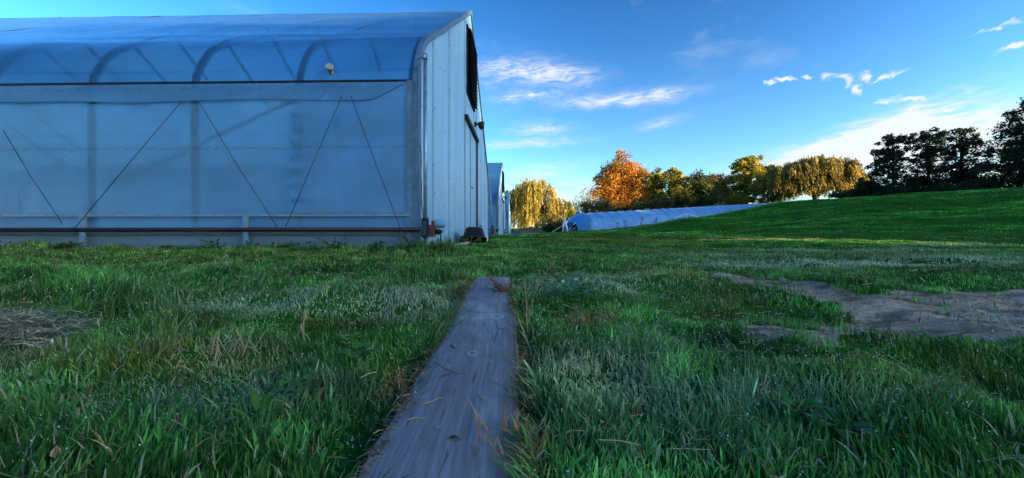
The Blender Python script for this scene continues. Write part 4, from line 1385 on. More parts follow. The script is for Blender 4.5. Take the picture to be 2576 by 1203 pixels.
# ------------------------------------------------------------------ unseen trees added right of and behind the viewer, sized to shade the scene
def shade_row():
    src = []
    for sd in (71, 72):
        r = np.random.default_rng(sd)
        root = empty('shade_tree', (0, 0, 0))
        L = [((0, 0, 8.5), (4.2, 4.2, 6.5)), ((0, 0, 3.5), (4.4, 4.4, 3.4)), ((1.2, -0.8, 12.0), (2.6, 2.6, 3.6))]
        pts, cs = [], []
        for c, e in L:
            p = in_shell(120, r, 0.1) * np.array(e) + np.array(c)
            pts.append(p)
        cc = np.concatenate(pts)
        own = np.repeat(np.arange(len(cc)), 34)
        P = cc[own] + in_shell(len(own), r, 0.1) * 1.15
        V, Q, Cc = leaf_cards(P, 0.34, np.array(NIG)[r.integers(0, 3, len(P))], 0.65, 0.2, r)
        mesh_np('crown', V, Q, cols=Cc, mat=M['leaf'], parent=root)
        MB().tube([(0, 0, -0.5), (0.1, 0, 6), (0, 0.2, 12)], [0.35, 0.25, 0.08], 8).build('trunk', M['bark'], root, True)
        src.append(root)
    used = [False, False]

    def gap(o):
        # leaves cut away along sun rays, shaping one low lit streak on the grass
        mats = Matrix.Translation(o.location) @ Matrix.Rotation(o.rotation_euler.z, 4, 'Z') @ Matrix.Diagonal((*o.scale, 1))
        for ch in o.children:
            if not ch.name.startswith('crown'): continue
            me = ch.data
            V = np.empty(len(me.vertices) * 3); me.vertices.foreach_get('co', V); V = V.reshape(-1, 3)
            Wd = V @ np.array(mats.to_3x3()).T + np.array(mats.translation)
            c = Wd.reshape(-1, 4, 3).mean(1)
            k_ = (c[:, 2] - ZC) / sdir.z
            hx, hy = c[:, 0] - sdir.x * k_, c[:, 1] - sdir.y * k_
            tt = (hx - 39) * 0.5 + (hy + 22) * 0.866; s_ = (hx - 39) * 0.866 - (hy + 22) * 0.5
            cut = (np.abs(tt - STREAK[0] - 0.35 * np.sin(s_ * 1.7)) < STREAK[1] * (0.75 + 0.25 * np.sin(s_ * 3.1 + np.sin(s_ * 7.3)))) & (s_ < STREAK[2]) & (s_ > STREAK[3])
            keep = np.repeat(~cut, 4)
            cols = np.empty(len(V) * 4); me.color_attributes['Col'].data.foreach_get('color', cols)
            n = int((~cut).sum())
            new = mesh_np('crown', V[keep], np.arange(4 * n).reshape(n, 4), cols=cols.reshape(-1, 4)[keep, :3], mat=M['leaf'], parent=o)
            bpy.data.objects.remove(ch)

    def put(t, s, ztop):
        x = 39 + 0.5 * t + 0.866 * s; y = -22 + 0.866 * t - 0.5 * s
        z0 = gz(x, y); k = (ztop + ZC - z0) / 15.4
        i = int(abs(t * 3)) % 2
        if not used[i] and abs(t - 11) >= 9:
            o = src[i]; used[i] = True
        else:
            o = src[i].copy(); col.objects.link(o)
            for ch in src[i].children:
                c = ch.copy(); col.objects.link(c); c.parent = o
        o.location = (x, y, z0); o.scale = (max(k, 0.85), max(k, 0.85), k); o.rotation_euler = (0, 0, t)
        tag(o, 'unseen tall leafy tree added right of and behind the viewer to cast shade', 'tree', 'shade trees outside the view')
        if abs(t - 11) < 9 and s > 20: gap(o)
    for t, s, zt in SHADE:
        put(t, s, zt)


STREAK = (11.2, 1.6, -39.0, -47.0)
SHADE = [(t, 35, 22.0) for t in np.arange(-48, 36, 5.5)] + [(t, 41, 20) for t in np.arange(-45, 33, 7.5)]
SHADE += [(37, 0, 15.5), (41, 0, 14.6), (45, 2, 15.3), (49, 0, 15.3)] + [(t, 0, 18.5) for t in (53, 57, 61)] + [(65, 0, 16.5)]
shade_row()

# ------------------------------------------------------------------ grass
def to_px(X, Y, Z):
    return 1288 + X / Y * F, 601 - (Z - ZC) / Y * F


# patches of the lawn: picture position of the patch, its reach, colour pull, height factor
PATCH = [  # cx, cy, rx, ry, colour, weight, height
    (940, 768, 210, 42, 'dew', 0.85, 0.55), (620, 765, 200, 30, 'dew', 0.5, 0.7), (540, 905, 150, 42, 'tan', 0.75, 0.7), (1490, 950, 180, 62, 'pale', 0.9, 0.75),
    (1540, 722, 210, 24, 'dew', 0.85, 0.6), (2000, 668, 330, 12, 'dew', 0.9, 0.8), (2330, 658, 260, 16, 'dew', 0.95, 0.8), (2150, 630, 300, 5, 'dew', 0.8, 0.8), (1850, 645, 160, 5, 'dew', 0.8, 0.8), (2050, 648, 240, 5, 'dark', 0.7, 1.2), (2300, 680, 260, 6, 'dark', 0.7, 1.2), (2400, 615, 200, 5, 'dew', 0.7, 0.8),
    (1560, 602, 190, 11, 'brown', 0.85, 0.6), (1880, 600, 330, 5, 'tan', 0.8, 0.8), (1750, 632, 160, 8, 'brown', 0.6, 0.8), (2200, 640, 160, 7, 'brown', 0.6, 0.8), (1700, 690, 140, 16, 'brown', 0.55, 0.9),  # the thin tan strip paints the sunlit streak brighter
    (50, 850, 110, 62, 'hay', 0.9, 0.35), (845, 838, 110, 34, 'dark', 0.85, 1.0), (860, 815, 90, 14, 'brown', 0.7, 1.2), (470, 845, 130, 34, 'dark', 0.8, 1.7),  # brown and dark in front of the pale mound paint its shadowed undercut
    (250, 745, 190, 48, 'deep', 0.8, 2.1), (120, 700, 140, 20, 'deep', 0.6, 1.4), (1060, 690, 150, 22, 'deep', 0.6, 1.6), (1000, 880, 130, 40, 'deep', 0.6, 1.5),
    (1790, 765, 110, 45, 'brown', 0.5, 0.9), (2330, 945, 330, 60, 'olive', 0.6, 1.0), (1170, 725, 36, 34, 'brown', 0.6, 1.4), (1265, 1110, 60, 90, 'rust', 0.75, 1.0),
    (1010, 985, 60, 70, 'rust', 0.7, 0.6), (1290, 930, 26, 40, 'rust', 0.6, 1.0), (1490, 805, 70, 26, 'rust', 0.5, 1.1), (700, 650, 700, 16, 'olive', 0.5, 0.8), (300, 625, 500, 8, 'brown', 0.4, 0.8),
    (2100, 545, 700, 60, 'field', 0.9, 0.8), (1700, 1080, 500, 120, 'blue', 0.65, 1.2), (1900, 1010, 420, 50, 'dew', 0.3, 0.9), (600, 1000, 360, 40, 'dew', 0.28, 0.9), (2350, 1120, 300, 120, 'deep', 0.5, 1.35), (500, 1020, 500, 90, 'blue', 0.45, 1.05), (250, 1120, 350, 100, 'deep', 0.45, 1.3),
    (900, 1080, 200, 120, 'deep', 0.5, 1.35), (300, 920, 200, 40, 'yell', 0.5, 1.3), (1650, 880, 250, 50, 'blue', 0.4, 1.1), (2250, 590, 400, 8, 'deep', 0.4, 1.0)]
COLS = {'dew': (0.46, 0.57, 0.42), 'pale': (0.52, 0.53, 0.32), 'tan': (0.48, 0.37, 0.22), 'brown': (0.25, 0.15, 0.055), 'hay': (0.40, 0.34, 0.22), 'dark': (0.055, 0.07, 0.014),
        'deep': (0.020, 0.12, 0.018), 'olive': (0.17, 0.185, 0.035), 'rust': (0.40, 0.17, 0.05), 'field': (0.030, 0.26, 0.014), 'blue': (0.10, 0.25, 0.12), 'yell': (0.22, 0.24, 0.03)}


def build_grass():
    r = np.random.default_rng(99)
    # positions: thinner with distance
    segs = [(0.42, 1.3, 22500), (1.3, 2.2, 15000), (2.2, 3.6, 7500), (3.6, 6.0, 4000), (6.0, 10.0, 1600), (10.0, 18.0, 520), (18.0, 36.0, 180)]
    XS, YS = [], []
    for (a, b_, dn) in segs:
        wid = 1.40 * b_ + 1.6
        n = int(dn * (b_ - a) * 2 * wid)
        y = r.uniform(a, b_, n); x = r.uniform(-wid, wid, n)
        ok = (np.abs(x) < 1.37 * y + 0.12) | ((np.abs(x) < 1.37 * y + 1.6) & (r.random(n) < 0.30))
        XS.append(x[ok]); YS.append(y[ok])
    X = np.concatenate(XS); Y = np.concatenate(YS)
    # grow in tufts
    tx, ty = snoise(X, Y, 41, 6, 9.0), snoise(X, Y, 42, 6, 23.0)
    keep = (tx * 0.7 + ty * 0.5 + r.uniform(-0.8, 0.8, len(X))) > -0.42
    dm = dirt_mask(X, Y)
    soft = np.mean([dirt_mask(X + dx, Y + dy) for dx, dy in ((0.16, 0), (-0.16, 0), (0, 0.1), (0, -0.1))], 0)
    tuf = snoise(X, Y, 61, 6, 12.0) > 0.85
    keep &= (r.random(len(X)) > np.where(tuf, 0.6, 0.98) * dm) & (r.random(len(X)) > 0.55 * soft * (1 - dm))
    on = (np.abs(X - plank_x(Y)) < PL['hw'] - np.where(X < plank_x(Y), 0.030, 0.014) * np.clip(0.4 + snoise(X * 0, Y, 62, 6, 7.0), 0, 1)) & (Y < PL['y1'] + 0.01)
    keep &= ~on
    # inside the houses nothing is sown
    Yw = 5.0 + (X + 1.266) * -math.tan(GA) - 0.02
    keep &= ~((X < -1.24 + (Y - 5) * math.tan(GA)) & (Y > Yw) & (Y < Yw + 10.9))
    keep &= ~((X < -1.24 + (Y - 5) * math.tan(GA)) & (Y > 22.2) & (Y < 33.5))
    X, Y, Yw = X[keep], Y[keep], Yw[keep]
    Z = ground(X, Y)
    n = len(X)
    px_, py_ = to_px(X, Y, Z)
    big = snoise(X, Y, 43, 6, 1.7); med = snoise(X, Y, 44, 6, 5.0)
    t1 = np.clip(0.5 + 0.45 * big + 0.25 * r.normal(size=n), 0, 1)[:, None]
    c = (1 - t1) * np.array([0.025, 0.115, 0.022]) + t1 * np.array([0.080, 0.225, 0.048])
    far = np.clip((Y - 7) / 6, 0, 1)[:, None]
    lo = (snoise(X * 0.5, Y, 52, 6, 0.5) + 0.6 * snoise(X * 0.5, Y, 53, 6, 1.5))[:, None]
    t2 = np.clip(0.5 * med + 0.2 * r.normal(size=n), 0, 1)[:, None]
    c = c * 1.3 * np.exp(0.74 * snoise(X, Y, 51, 6, 4.0) + 0.58 * snoise(X, Y, 54, 6, 10.0))[:, None]
    c = c * (1 - 0.6 * t2) + 0.6 * t2 * np.array([0.12, 0.19, 0.03])
    hgt = np.full(n, 0.037) * np.clip(1 + 0.5 * snoise(X, Y, 45, 6, 3.4) + 0.42 * snoise(X, Y, 49, 6, 10.0), 0.3, 2.2) * r.uniform(0.55, 1.35, n)
    wob = 0.25 * snoise(X, Y, 46, 6, 6.0)
    hf = np.ones(n)
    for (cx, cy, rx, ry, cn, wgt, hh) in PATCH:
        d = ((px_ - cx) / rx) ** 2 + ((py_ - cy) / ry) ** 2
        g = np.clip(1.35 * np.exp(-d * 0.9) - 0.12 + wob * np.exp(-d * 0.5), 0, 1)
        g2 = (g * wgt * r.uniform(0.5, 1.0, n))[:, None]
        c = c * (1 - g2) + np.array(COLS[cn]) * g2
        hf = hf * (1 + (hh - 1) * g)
    c = c * np.exp(far * np.clip(0.95 * lo, -1.1, 0.9))
    br = np.clip(far[:, 0] * (snoise(X * 0.5, Y, 55, 6, 0.9) - 0.45) * 1.2, 0, 0.7)[:, None]
    c = c * (1 - br) + np.array([0.16, 0.15, 0.04]) * br
    # unmown fringe along the wall and beside the plank
    fr = np.exp(-((Y - Yw + 0.12) / 0.16) ** 2) * (X < -0.75) * (0.45 + 0.55 * np.clip(snoise(X, Y * 0, 47, 5, 2.0) + 0.3, 0, 1))
    hf = hf * (1 + 2.6 * fr)
    near_end = np.exp(-(((X + 0.9) / 0.5) ** 2 + ((Y - 5.2) / 0.8) ** 2))
    hf = hf * (1 + 0.9 * near_end)
    pk = np.exp(-(np.maximum(np.abs(X - plank_x(Y)) - PL['hw'], 0) / 0.05) ** 2) * (Y < PL['y1'])
    hf = hf * (1 + 0.25 * pk)
    hgt = hgt * hf * np.where(Y > 6, 0.8, 1.0) * np.clip(1 + (Y - 10) * 0.02, 1, 1.5)
    # dead blades everywhere
    dead = r.random(n) < (0.03 + 0.04 * np.clip(big, 0, 1) + 0.10 * pk)
    c[dead] = np.array([0.36, 0.25, 0.11]) * r.uniform(0.5, 1.3, (dead.sum(), 1))
    c *= np.exp(r.normal(-0.05, 0.38, (n, 1)))
    wet = r.random(n) < 0.075 * (Y < 7)
    c[wet] = np.array([0.34, 0.42, 0.27]) * r.uniform(0.6, 1.2, (wet.sum(), 1))
    w = 0.00155 * r.uniform(0.7, 1.5, n) * np.maximum(1, (Y / 1.5) ** 0.72)
    wide = (r.random(n) < 0.04) & (Y < 3.0)
    w[wide] *= 1.9; hgt[wide] *= 1.25
    ang = r.uniform(0, 2 * math.pi, n)
    lean_dir = r.uniform(0, 2 * math.pi, n) * 0.65 + 2.0 * snoise(X, Y, 48, 5, 2.5)
    lean = np.clip(r.gamma(2.0, 0.28, n), 0.05, 1.5)
    lean[dead] += 0.35
    ed = (np.abs(X - plank_x(Y)) < PL['hw'] + 0.055) & (Y < PL['y1'] + 0.03) & (r.random(n) < 0.62)
    lean_dir = np.where(ed, np.where(X > plank_x(Y), math.pi, 0.0) + r.normal(0, 0.6, n), lean_dir)
    lean[ed] = r.uniform(0.5, 1.5, ed.sum()); hgt[ed] *= 1.55
    ld = np.stack([np.cos(lean_dir), np.sin(lean_dir), np.zeros(n)], 1)
    # blades beside the plank bend over its edge
    sd = np.stack([np.cos(ang), np.sin(ang), np.zeros(n)], 1)
    base = np.stack([X, Y, Z - 0.004], 1)

    def mk(sel, levels):
        m = sel.sum()
        rows = []
        for (t, wf) in levels:
            hz = hgt[sel] * t * (1 - 0.22 * lean[sel] * t)
            p = base[sel] + ld[sel] * (hgt[sel] * lean[sel] * t ** 1.8 * 0.75)[:, None]
            p[:, 2] += np.maximum(hz, 0.0)
            s = sd[sel] * (w[sel] * wf)[:, None]
            if wf > 0:
                rows += [p - s, p + s]
            else:
                rows += [p]
        k = len(rows)
        V = np.stack(rows, 1)
        return V, k, m
    lod0 = Y < 1.6
    V0, k0, m0 = mk(lod0, [(0, 0.7), (0.4, 1.0), (0.75, 0.75), (1.0, 0)])
    V1, k1, m1 = mk(~lod0, [(0, 0.8), (0.6, 0.85), (1.0, 0)])
    b0 = np.arange(m0)[:, None] * k0
    Q = np.concatenate([b0 + np.array([0, 1, 3, 2]), b0 + np.array([2, 3, 5, 4])])
    T = b0 + np.array([4, 5, 6])
    b1 = m0 * k0 + np.arange(m1)[:, None] * k1
    Q = np.concatenate([Q, b1 + np.array([0, 1, 3, 2])])
    T = np.concatenate([T, b1 + np.array([2, 3, 4])])
    V = np.concatenate([V0.reshape(-1, 3), V1.reshape(-1, 3)])
    shade0 = np.ones(k0)
    C0 = np.repeat(c[lod0], k0, axis=0)
    C1 = np.repeat(c[~lod0], k1, axis=0)
    o = mesh_np('grass', V, Q, T, cols=np.clip(np.concatenate([C0, C1]), 0.003, 0.8), mat=M['grass'])
    tag(o, 'uneven dewy grass with dry and pale patches', 'grass', kind='stuff')
    print('grass blades', n, 'tris', len(Q) * 2 + len(T))
    # dew: drops hanging on the tips
    tips = np.concatenate([V0[:, -1, :], V1[:, -1, :]])
    pk_ = np.concatenate([px_[lod0], px_[~lod0]]); yk_ = np.concatenate([py_[lod0], py_[~lod0]])
    prob = 0.012 + 0.05 * np.exp(-(((pk_ - 1650) / 420) ** 2 + ((yk_ - 960) / 110) ** 2)) + 0.03 * np.exp(-(((pk_ - 2300) / 300) ** 2 + ((yk_ - 1050) / 100) ** 2)) + 0.05 * np.exp(-(((pk_ - 1560) / 180) ** 2 + ((yk_ - 715) / 20) ** 2)) + 0.02 * np.exp(-(((pk_ - 1000) / 300) ** 2 + ((yk_ - 760) / 30) ** 2))
    s = (r.random(len(tips)) < prob * 1.2) & (tips[:, 1] < 3.6)
    tp = tips[s]; m = len(tp)
    rad = r.uniform(0.0011, 0.0024, m) * np.clip(tp[:, 1] / 1.1, 1.0, 1.8)
    ico = np.array([(1, 0, 0), (-1, 0, 0), (0, 1, 0), (0, -1, 0), (0, 0, 1), (0, 0, -1)], float)
    fc = np.array([(0, 2, 4), (2, 1, 4), (1, 3, 4), (3, 0, 4), (2, 0, 5), (1, 2, 5), (3, 1, 5), (0, 3, 5)])
    DV = (tp[:, None, :] + ico[None] * rad[:, None, None]).reshape(-1, 3)
    DT = (np.arange(m)[:, None, None] * 6 + fc[None]).reshape(-1, 3)
    dm_, t = mat_new('dew')
    g = t.node('ShaderNodeBsdfGlass', {'Color': (1, 1, 1, 1), 'Roughness': 0.0, 'IOR': 1.33})
    d = t.node('ShaderNodeBsdfDiffuse', {'Color': (0.9, 0.93, 0.95, 1)})
    x = t.node('ShaderNodeMixShader', {0: 0.6, 1: g.outputs[0], 2: d.outputs[0]})
    t.node('ShaderNodeOutputMaterial', {0: x.outputs[0]})
    o = mesh_np('dew_drops', DV, T=DT, mat=dm_, smooth=True)
    tag(o, 'dew drops glinting on the grass tips', 'dew', kind='stuff')


build_grass()

# ------------------------------------------------------------------ weeds, stalks and litter
def ground_px(x, y):
    X, Y = unproj(x, y, ground)
    return X, Y, gz(X, Y)


def leaf_strip(P0, d, up, length, width, colr, V, Q, C, bend=0.6, n=4):
    """one broad leaf: starts at P0, heads along d and bends over"""
    d = Vector(d).normalized(); up = Vector(up)
    s = d.cross(up)
    if s.length < 1e-4: s = Vector((1, 0, 0))
    s.normalize()
    b = len(V)
    for i in range(n + 1):
        t = i / n
        p = Vector(P0) + d * (length * t) + up * (length * bend * (t * 0.9 - t * t))
        w = width * (math.sin(math.pi * min(0.97, 0.12 + 0.86 * t)) ** 0.8) * 0.5
        V += [tuple(p - s * w + up * w * 0.25), tuple(p), tuple(p + s * w + up * w * 0.25)]
        C += [colr] * 3
    for i in range(n):
        for j in range(2):
            Q.append((b + 3 * i + j, b + 3 * i + j + 1, b + 3 * i + j + 4, b + 3 * i + j + 3))


def rosette(x, y, label, n=14, length=0.07, width=0.03, colr=(0.05, 0.17, 0.03), seed=1, rise=0.5, name='broadleaf_weed'):
    r = random.Random(seed)
    X, Y, Z = ground_px(x, y)
    root = empty(name, (X, Y, Z))
    tag(root, label, 'weed', 'broad-leaved weeds in the lawn')
    for k in range(n):
        a = 2.399 * k + r.uniform(-0.3, 0.3)
        el = rise * r.uniform(0.4, 1.3)
        L = length * r.uniform(0.6, 1.15)
        V, Q, C = [], [], []
        h0 = r.uniform(0.015, 0.05)
        c = tuple(v * r.uniform(0.7, 1.35) for v in colr)
        st = Vector((0.3 * L * math.cos(a), 0.3 * L * math.sin(a), h0 + 0.3 * L * el))
        leaf_strip(st, (math.cos(a), math.sin(a), el * 0.6), (0, 0, 1), L, width * r.uniform(0.8, 1.2), c, V, Q, C)
        o = mesh_np('leaf', np.array(V), Q, cols=np.array(C), mat=M['weed'], parent=root, smooth=True)
        MB().tube([(0, 0, 0), st * 0.6 + Vector((0, 0, 0.004)), st], 0.0012, 4).build('leaf_stalk', M['stalk'], o, True)


M['stalk'] = principled('green stalk', (0.06, 0.13, 0.03), 0.6)
rosette(898, 925, 'round-leaved green weed left of the plank', 9, 0.055, 0.038, seed=2)
rosette(2010, 1085, 'large dark broad-leaved weed low on the right', 12, 0.06, 0.032, (0.03, 0.13, 0.022), seed=3, rise=0.4)
rosette(2110, 1120, 'dark broad-leaved weed near the lower right of the lawn', 10, 0.06, 0.032, (0.03, 0.13, 0.022), seed=4, rise=0.4)
rosette(650, 1130, 'pointed green weed low on the left of the lawn', 9, 0.075, 0.014, (0.07, 0.20, 0.03), seed=6, rise=1.3)
rosette(1158, 770, 'bright green little weed at the left edge of the plank', 7, 0.045, 0.034, (0.12, 0.28, 0.03), seed=7, rise=0.8)
rosette(880, 885, 'yellow-green weed in the lawn left of the middle of the plank', 6, 0.045, 0.03, (0.13, 0.28, 0.04), seed=8, rise=0.9)
rosette(740, 1010, 'small rounded weed amid dewy grass on the left', 8, 0.05, 0.032, (0.07, 0.22, 0.04), seed=9)


def clover(x, y, rad, n, label, flowers, seed=1):
    r = random.Random(seed)
    X, Y, Z = ground_px(x, y)
    root = empty('clover', (X, Y, Z))
    tag(root, label, 'clover')
    for k in range(n):
        a, q = r.uniform(0, 6.283), rad * math.sqrt(r.random())
        px_, py_ = q * math.cos(a), q * math.sin(a) * 0.75
        zz = gz(X + px_, Y + py_) - Z
        h = r.uniform(0.06, 0.11)
        top = Vector((px_ + r.uniform(-.015, .015), py_ + r.uniform(-.015, .015), zz + h))
        c = tuple(v * r.uniform(0.7, 1.4) for v in (0.05, 0.19, 0.075))
        V, Q, C = [], [], []
        a0 = r.uniform(0, 6.28)
        for j in range(3):
            b = a0 + j * 2.094
            leaf_strip(top, (math.cos(b), math.sin(b), r.uniform(-0.15, 0.3)), (0, 0, 1), 0.032, 0.030, c, V, Q, C, 0.3, 3)
        o = mesh_np('leaf', np.array(V), Q, cols=np.array(C), mat=M['weed'], parent=root, smooth=True)
        MB().tube([(px_, py_, zz), tuple(top)], 0.0011, 4).build('leaf_stalk', M['stalk'], o, True)
    for (fx, fy) in flowers:
        dx, dy = fx
        h = fy
        mb = MB()
        for k in range(26):
            t = math.acos(1 - 2 * (k + 0.5) / 26); p = 2.399 * k
            d = Vector((math.sin(t) * math.cos(p), math.sin(t) * math.sin(p), math.cos(t)))
            c0 = Vector((dx, dy, h))
            mb.tube([c0 + d * 0.003, c0 + d * 0.010], [0.0028, 0.0012], 4)
        o = mb.build('flower_head', M['white_plastic'], root, True)
        MB().tube([(dx, dy, 0), (dx, dy, h)], 0.0013, 4).build('flower_stalk', M['stalk'], o, True)


clover(1440, 765, 0.22, 46, 'patch of dark clover with two white flower heads right of the plank', [((-0.06, -0.02), 0.14), ((0.02, 0.0), 0.15)], 3)


def dead_weed():
    r = random.Random(5)
    X, Y, Z = ground_px(1288, 752)
    root = empty('dead_weed', (X, Y, Z))
    tag(root, 'reddish brown dead weed leaning over the far end of the plank', 'weed')
    rd = principled('dead stems', (0.20, 0.075, 0.045), 0.8, 0, 0.3, 30)
    for k in range(26):
        a = math.pi + r.uniform(-0.9, 0.9)
        L = r.uniform(0.08, 0.2)
        el = r.uniform(0.05, 0.8)
        p1 = Vector((L * 0.5 * math.cos(a), L * 0.5 * math.sin(a) * 0.8, 0.02 + L * 0.35 * el + 0.02))
        p2 = p1 + Vector((L * 0.5 * math.cos(a + r.uniform(-.4, .4)), L * 0.4 * math.sin(a), L * 0.5 * el + r.uniform(-.01, .03)))
        mb = MB().tube([(0, 0, 0), p1, p2], [0.003, 0.0025, 0.0012], 5)
        for q in range(4):
            t = r.uniform(0.3, 1); b = p1.lerp(p2, t)
            mb.tube([b, b + Vector((r.uniform(-.02, .02), r.uniform(-.015, .015), r.uniform(0.005, .025)))], [0.0016, 0.0008], 4)
        mb.build('stem', rd, root, True)


dead_weed()


def stalk(pts_px, label, r0, colr, head=False, name='dry_stalk'):
    X, Y, Z = ground_px(*pts_px[0])
    root = empty(name, (X, Y, Z))
    tag(root, label, 'stalk', 'dry stalks in the lawn')
    P = [Vector((0, 0, -0.01))]
    for (x, y) in pts_px[1:]:
        q = at(x, y, Y)
        P.append(Vector(q) - Vector((X, Y, Z)))
    n = len(P)
    MB().tube(P, [r0 * (1 - 0.6 * i / (n - 1)) for i in range(n)], 6).build('stem', colr, root, True)
    V, Q, C = [], [], []
    for i in range(1, n - 1):
        leaf_strip(P[i], (0.25 * (-1) ** i, 0.05, 0.95), (0.9 * (-1) ** i, 0, 0.1), (P[i + 1] - P[i]).length * 0.9, r0 * 4, (0.50, 0.36, 0.19), V, Q, C, 0.2, 3)
    if V:
        mesh_np('sheath', np.array(V), Q, cols=np.array(C), mat=M['weed'], parent=root, smooth=True)
    if head:
        mb = MB()
        rr = random.Random(3)
        e = P[-1]
        for k in range(26):
            b = P[-2].lerp(e, 0.2 + 0.8 * k / 26)
            mb.tube([b, b + Vector((rr.uniform(-.008, .008), rr.uniform(-.008, .008), 0.014))], [0.0015, 0.0006], 4)
        mb.build('seed_head', colr, root, True)


stalk([(1327, 845), (1325, 800), (1324, 760), (1321, 720), (1322, 694)], 'tall thin pale dry stalk just right of the plank', 0.0035, straw)
stalk([(1329, 838), (1332, 790), (1345, 740), (1362, 700), (1395, 660)], 'thin branching dry stalk leaning right beside the tall pale one', 0.0022, straw, True)
stalk([(762, 868), (763, 835), (764, 810), (766, 785)], 'upright tan dry stalk standing in the left lawn', 0.0045, straw)
stalk([(1340, 890), (1312, 820), (1298, 780)], 'short bent dry stalk at the right edge of the plank', 0.003, straw)
stalk([(190, 1075), (195, 1050), (200, 1025)], 'pale broken straw standing low on the far left', 0.0035, straw)
stalk([(148, 1190), (146, 1150), (142, 1120)], 'thick brown broken stem near the lower left corner', 0.005, dry)
stalk([(130, 880), (133, 866), (131, 852)], 'short white stub of straw beside the hay on the left', 0.004, M['white_plastic'])


def straw_tuft(x, y, n, label, seed, L=0.12, cols=((0.42, 0.22, 0.09), (0.36, 0.17, 0.07), (0.46, 0.32, 0.15))):
    r = random.Random(seed)
    X, Y, Z = ground_px(x, y)
    V, Q, C = [], [], []
    for k in range(n):
        a = r.uniform(0, 6.283); e = r.uniform(0.3, 1.8)
        p0 = (r.gauss(0, 0.05), r.gauss(0, 0.04), 0)
        leaf_strip(p0, (math.cos(a), math.sin(a), e), (0, 0, 1), L * r.uniform(0.5, 1.2), 0.005, r.choice(cols), V, Q, C, r.uniform(0, 0.5), 4)
    o = mesh_np('dead_grass_tuft', np.array(V), Q, cols=np.array(C), mat=M['weed'], smooth=True)
    o.location = (X, Y, Z)
    tag(o, label, 'tuft', 'tufts of dead grass')


straw_tuft(1490, 830, 60, 'spiky orange-brown dead tuft right of the clover', 1)
straw_tuft(1290, 1170, 170, 'rusty dead tuft hanging over the near right edge of the plank', 2, 0.10)
straw_tuft(1030, 1010, 70, 'brown withered tuft at the left edge of the plank', 3, 0.08, ((0.22, 0.14, 0.07), (0.30, 0.19, 0.09)))
straw_tuft(1300, 925, 45, 'small tan tuft touching the right edge of the plank', 4, 0.07)
straw_tuft(1160, 745, 60, 'brown curled dead tuft at the far left edge of the plank', 5, 0.12, ((0.22, 0.11, 0.06), (0.16, 0.09, 0.05)))
straw_tuft(560, 895, 70, 'pale tan dead tuft in the middle of the left lawn', 6, 0.08, ((0.55, 0.45, 0.30), (0.45, 0.33, 0.20)))

# broad upright blades close to the camera
for i, (p, lab) in enumerate((([(1400, 1185), (1412, 1120), (1424, 1060), (1434, 1008)], 'tall broad dark blade of grass standing right of the plank'), ([(1452, 1203), (1470, 1165), (1492, 1125), (1500, 1105)], 'second broad dark blade leaning right near the bottom edge'))):
    X, Y, Z = ground_px(*p[0])
    V, Q, C = [], [], []
    n = len(p)
    for k, (x, y) in enumerate(p):
        q = at(x, y, Y)
        w = 0.0055 * (1 - (k / (n - 1)) ** 2.2) + 0.0004
        V += [(q[0] - w, q[1], q[2]), (q[0], q[1] + 0.002, q[2]), (q[0] + w, q[1], q[2])]
        C += [(0.03, 0.13, 0.035)] * 3
        if k:
            for j in range(2): Q.append((3 * k - 3 + j, 3 * k - 2 + j, 3 * k + 1 + j, 3 * k + j))
    V = np.array(V); V[:3, 2] = Z - 0.01
    tag(mesh_np('broad_grass_blade', V, Q, cols=np.array(C), mat=M['weed'], smooth=True), lab, 'grass blade', 'broad blades of grass')


# leafy weeds along the foot of the wall
def weed(x, y, Y, h, n, label, colr, seed, spread=0.35, leaf=0.05, cat='weed', group='weeds along the greenhouse wall', stems=7, base_y=None):
    r = random.Random(seed)
    X = (x - 1288) / F * Y
    Z = gz(X, Y)
    root = empty('weed', (X, Y, Z))
    tag(root, label, cat, group)
    V, Q, C = [], [], []
    mb = MB()
    for s in range(stems):
        a = r.uniform(0, 6.283)
        e = Vector((spread * r.uniform(-1, 1), spread * 0.4 * r.uniform(-1, 1), h * r.uniform(0.6, 1.0)))
        b0 = Vector((e.x * 0.01, e.y * 0.01, 0))
        mid = b0.lerp(e, 0.5) + Vector((0, 0, h * 0.05))
        mb.tube([b0, mid, e], [0.005, 0.004, 0.002], 5)
        for k in range(n):
            t = r.uniform(0.1, 1.0)
            p = b0.lerp(mid, t * 2) if t < 0.5 else mid.lerp(e, t * 2 - 1)
            a = r.uniform(0, 6.283)
            leaf_strip(p, (math.cos(a), math.sin(a), r.uniform(-0.2, 0.7)), (0, 0, 1), leaf * r.uniform(0.6, 1.3), leaf * 0.42, tuple(v * r.uniform(0.6, 1.4) for v in colr), V, Q, C, 0.3, 3)
    mb.build('stems', M['stalk'], root, True)
    mesh_np('leaves', np.array(V), Q, cols=np.array(C), mat=M['weed'], parent=root, smooth=True)


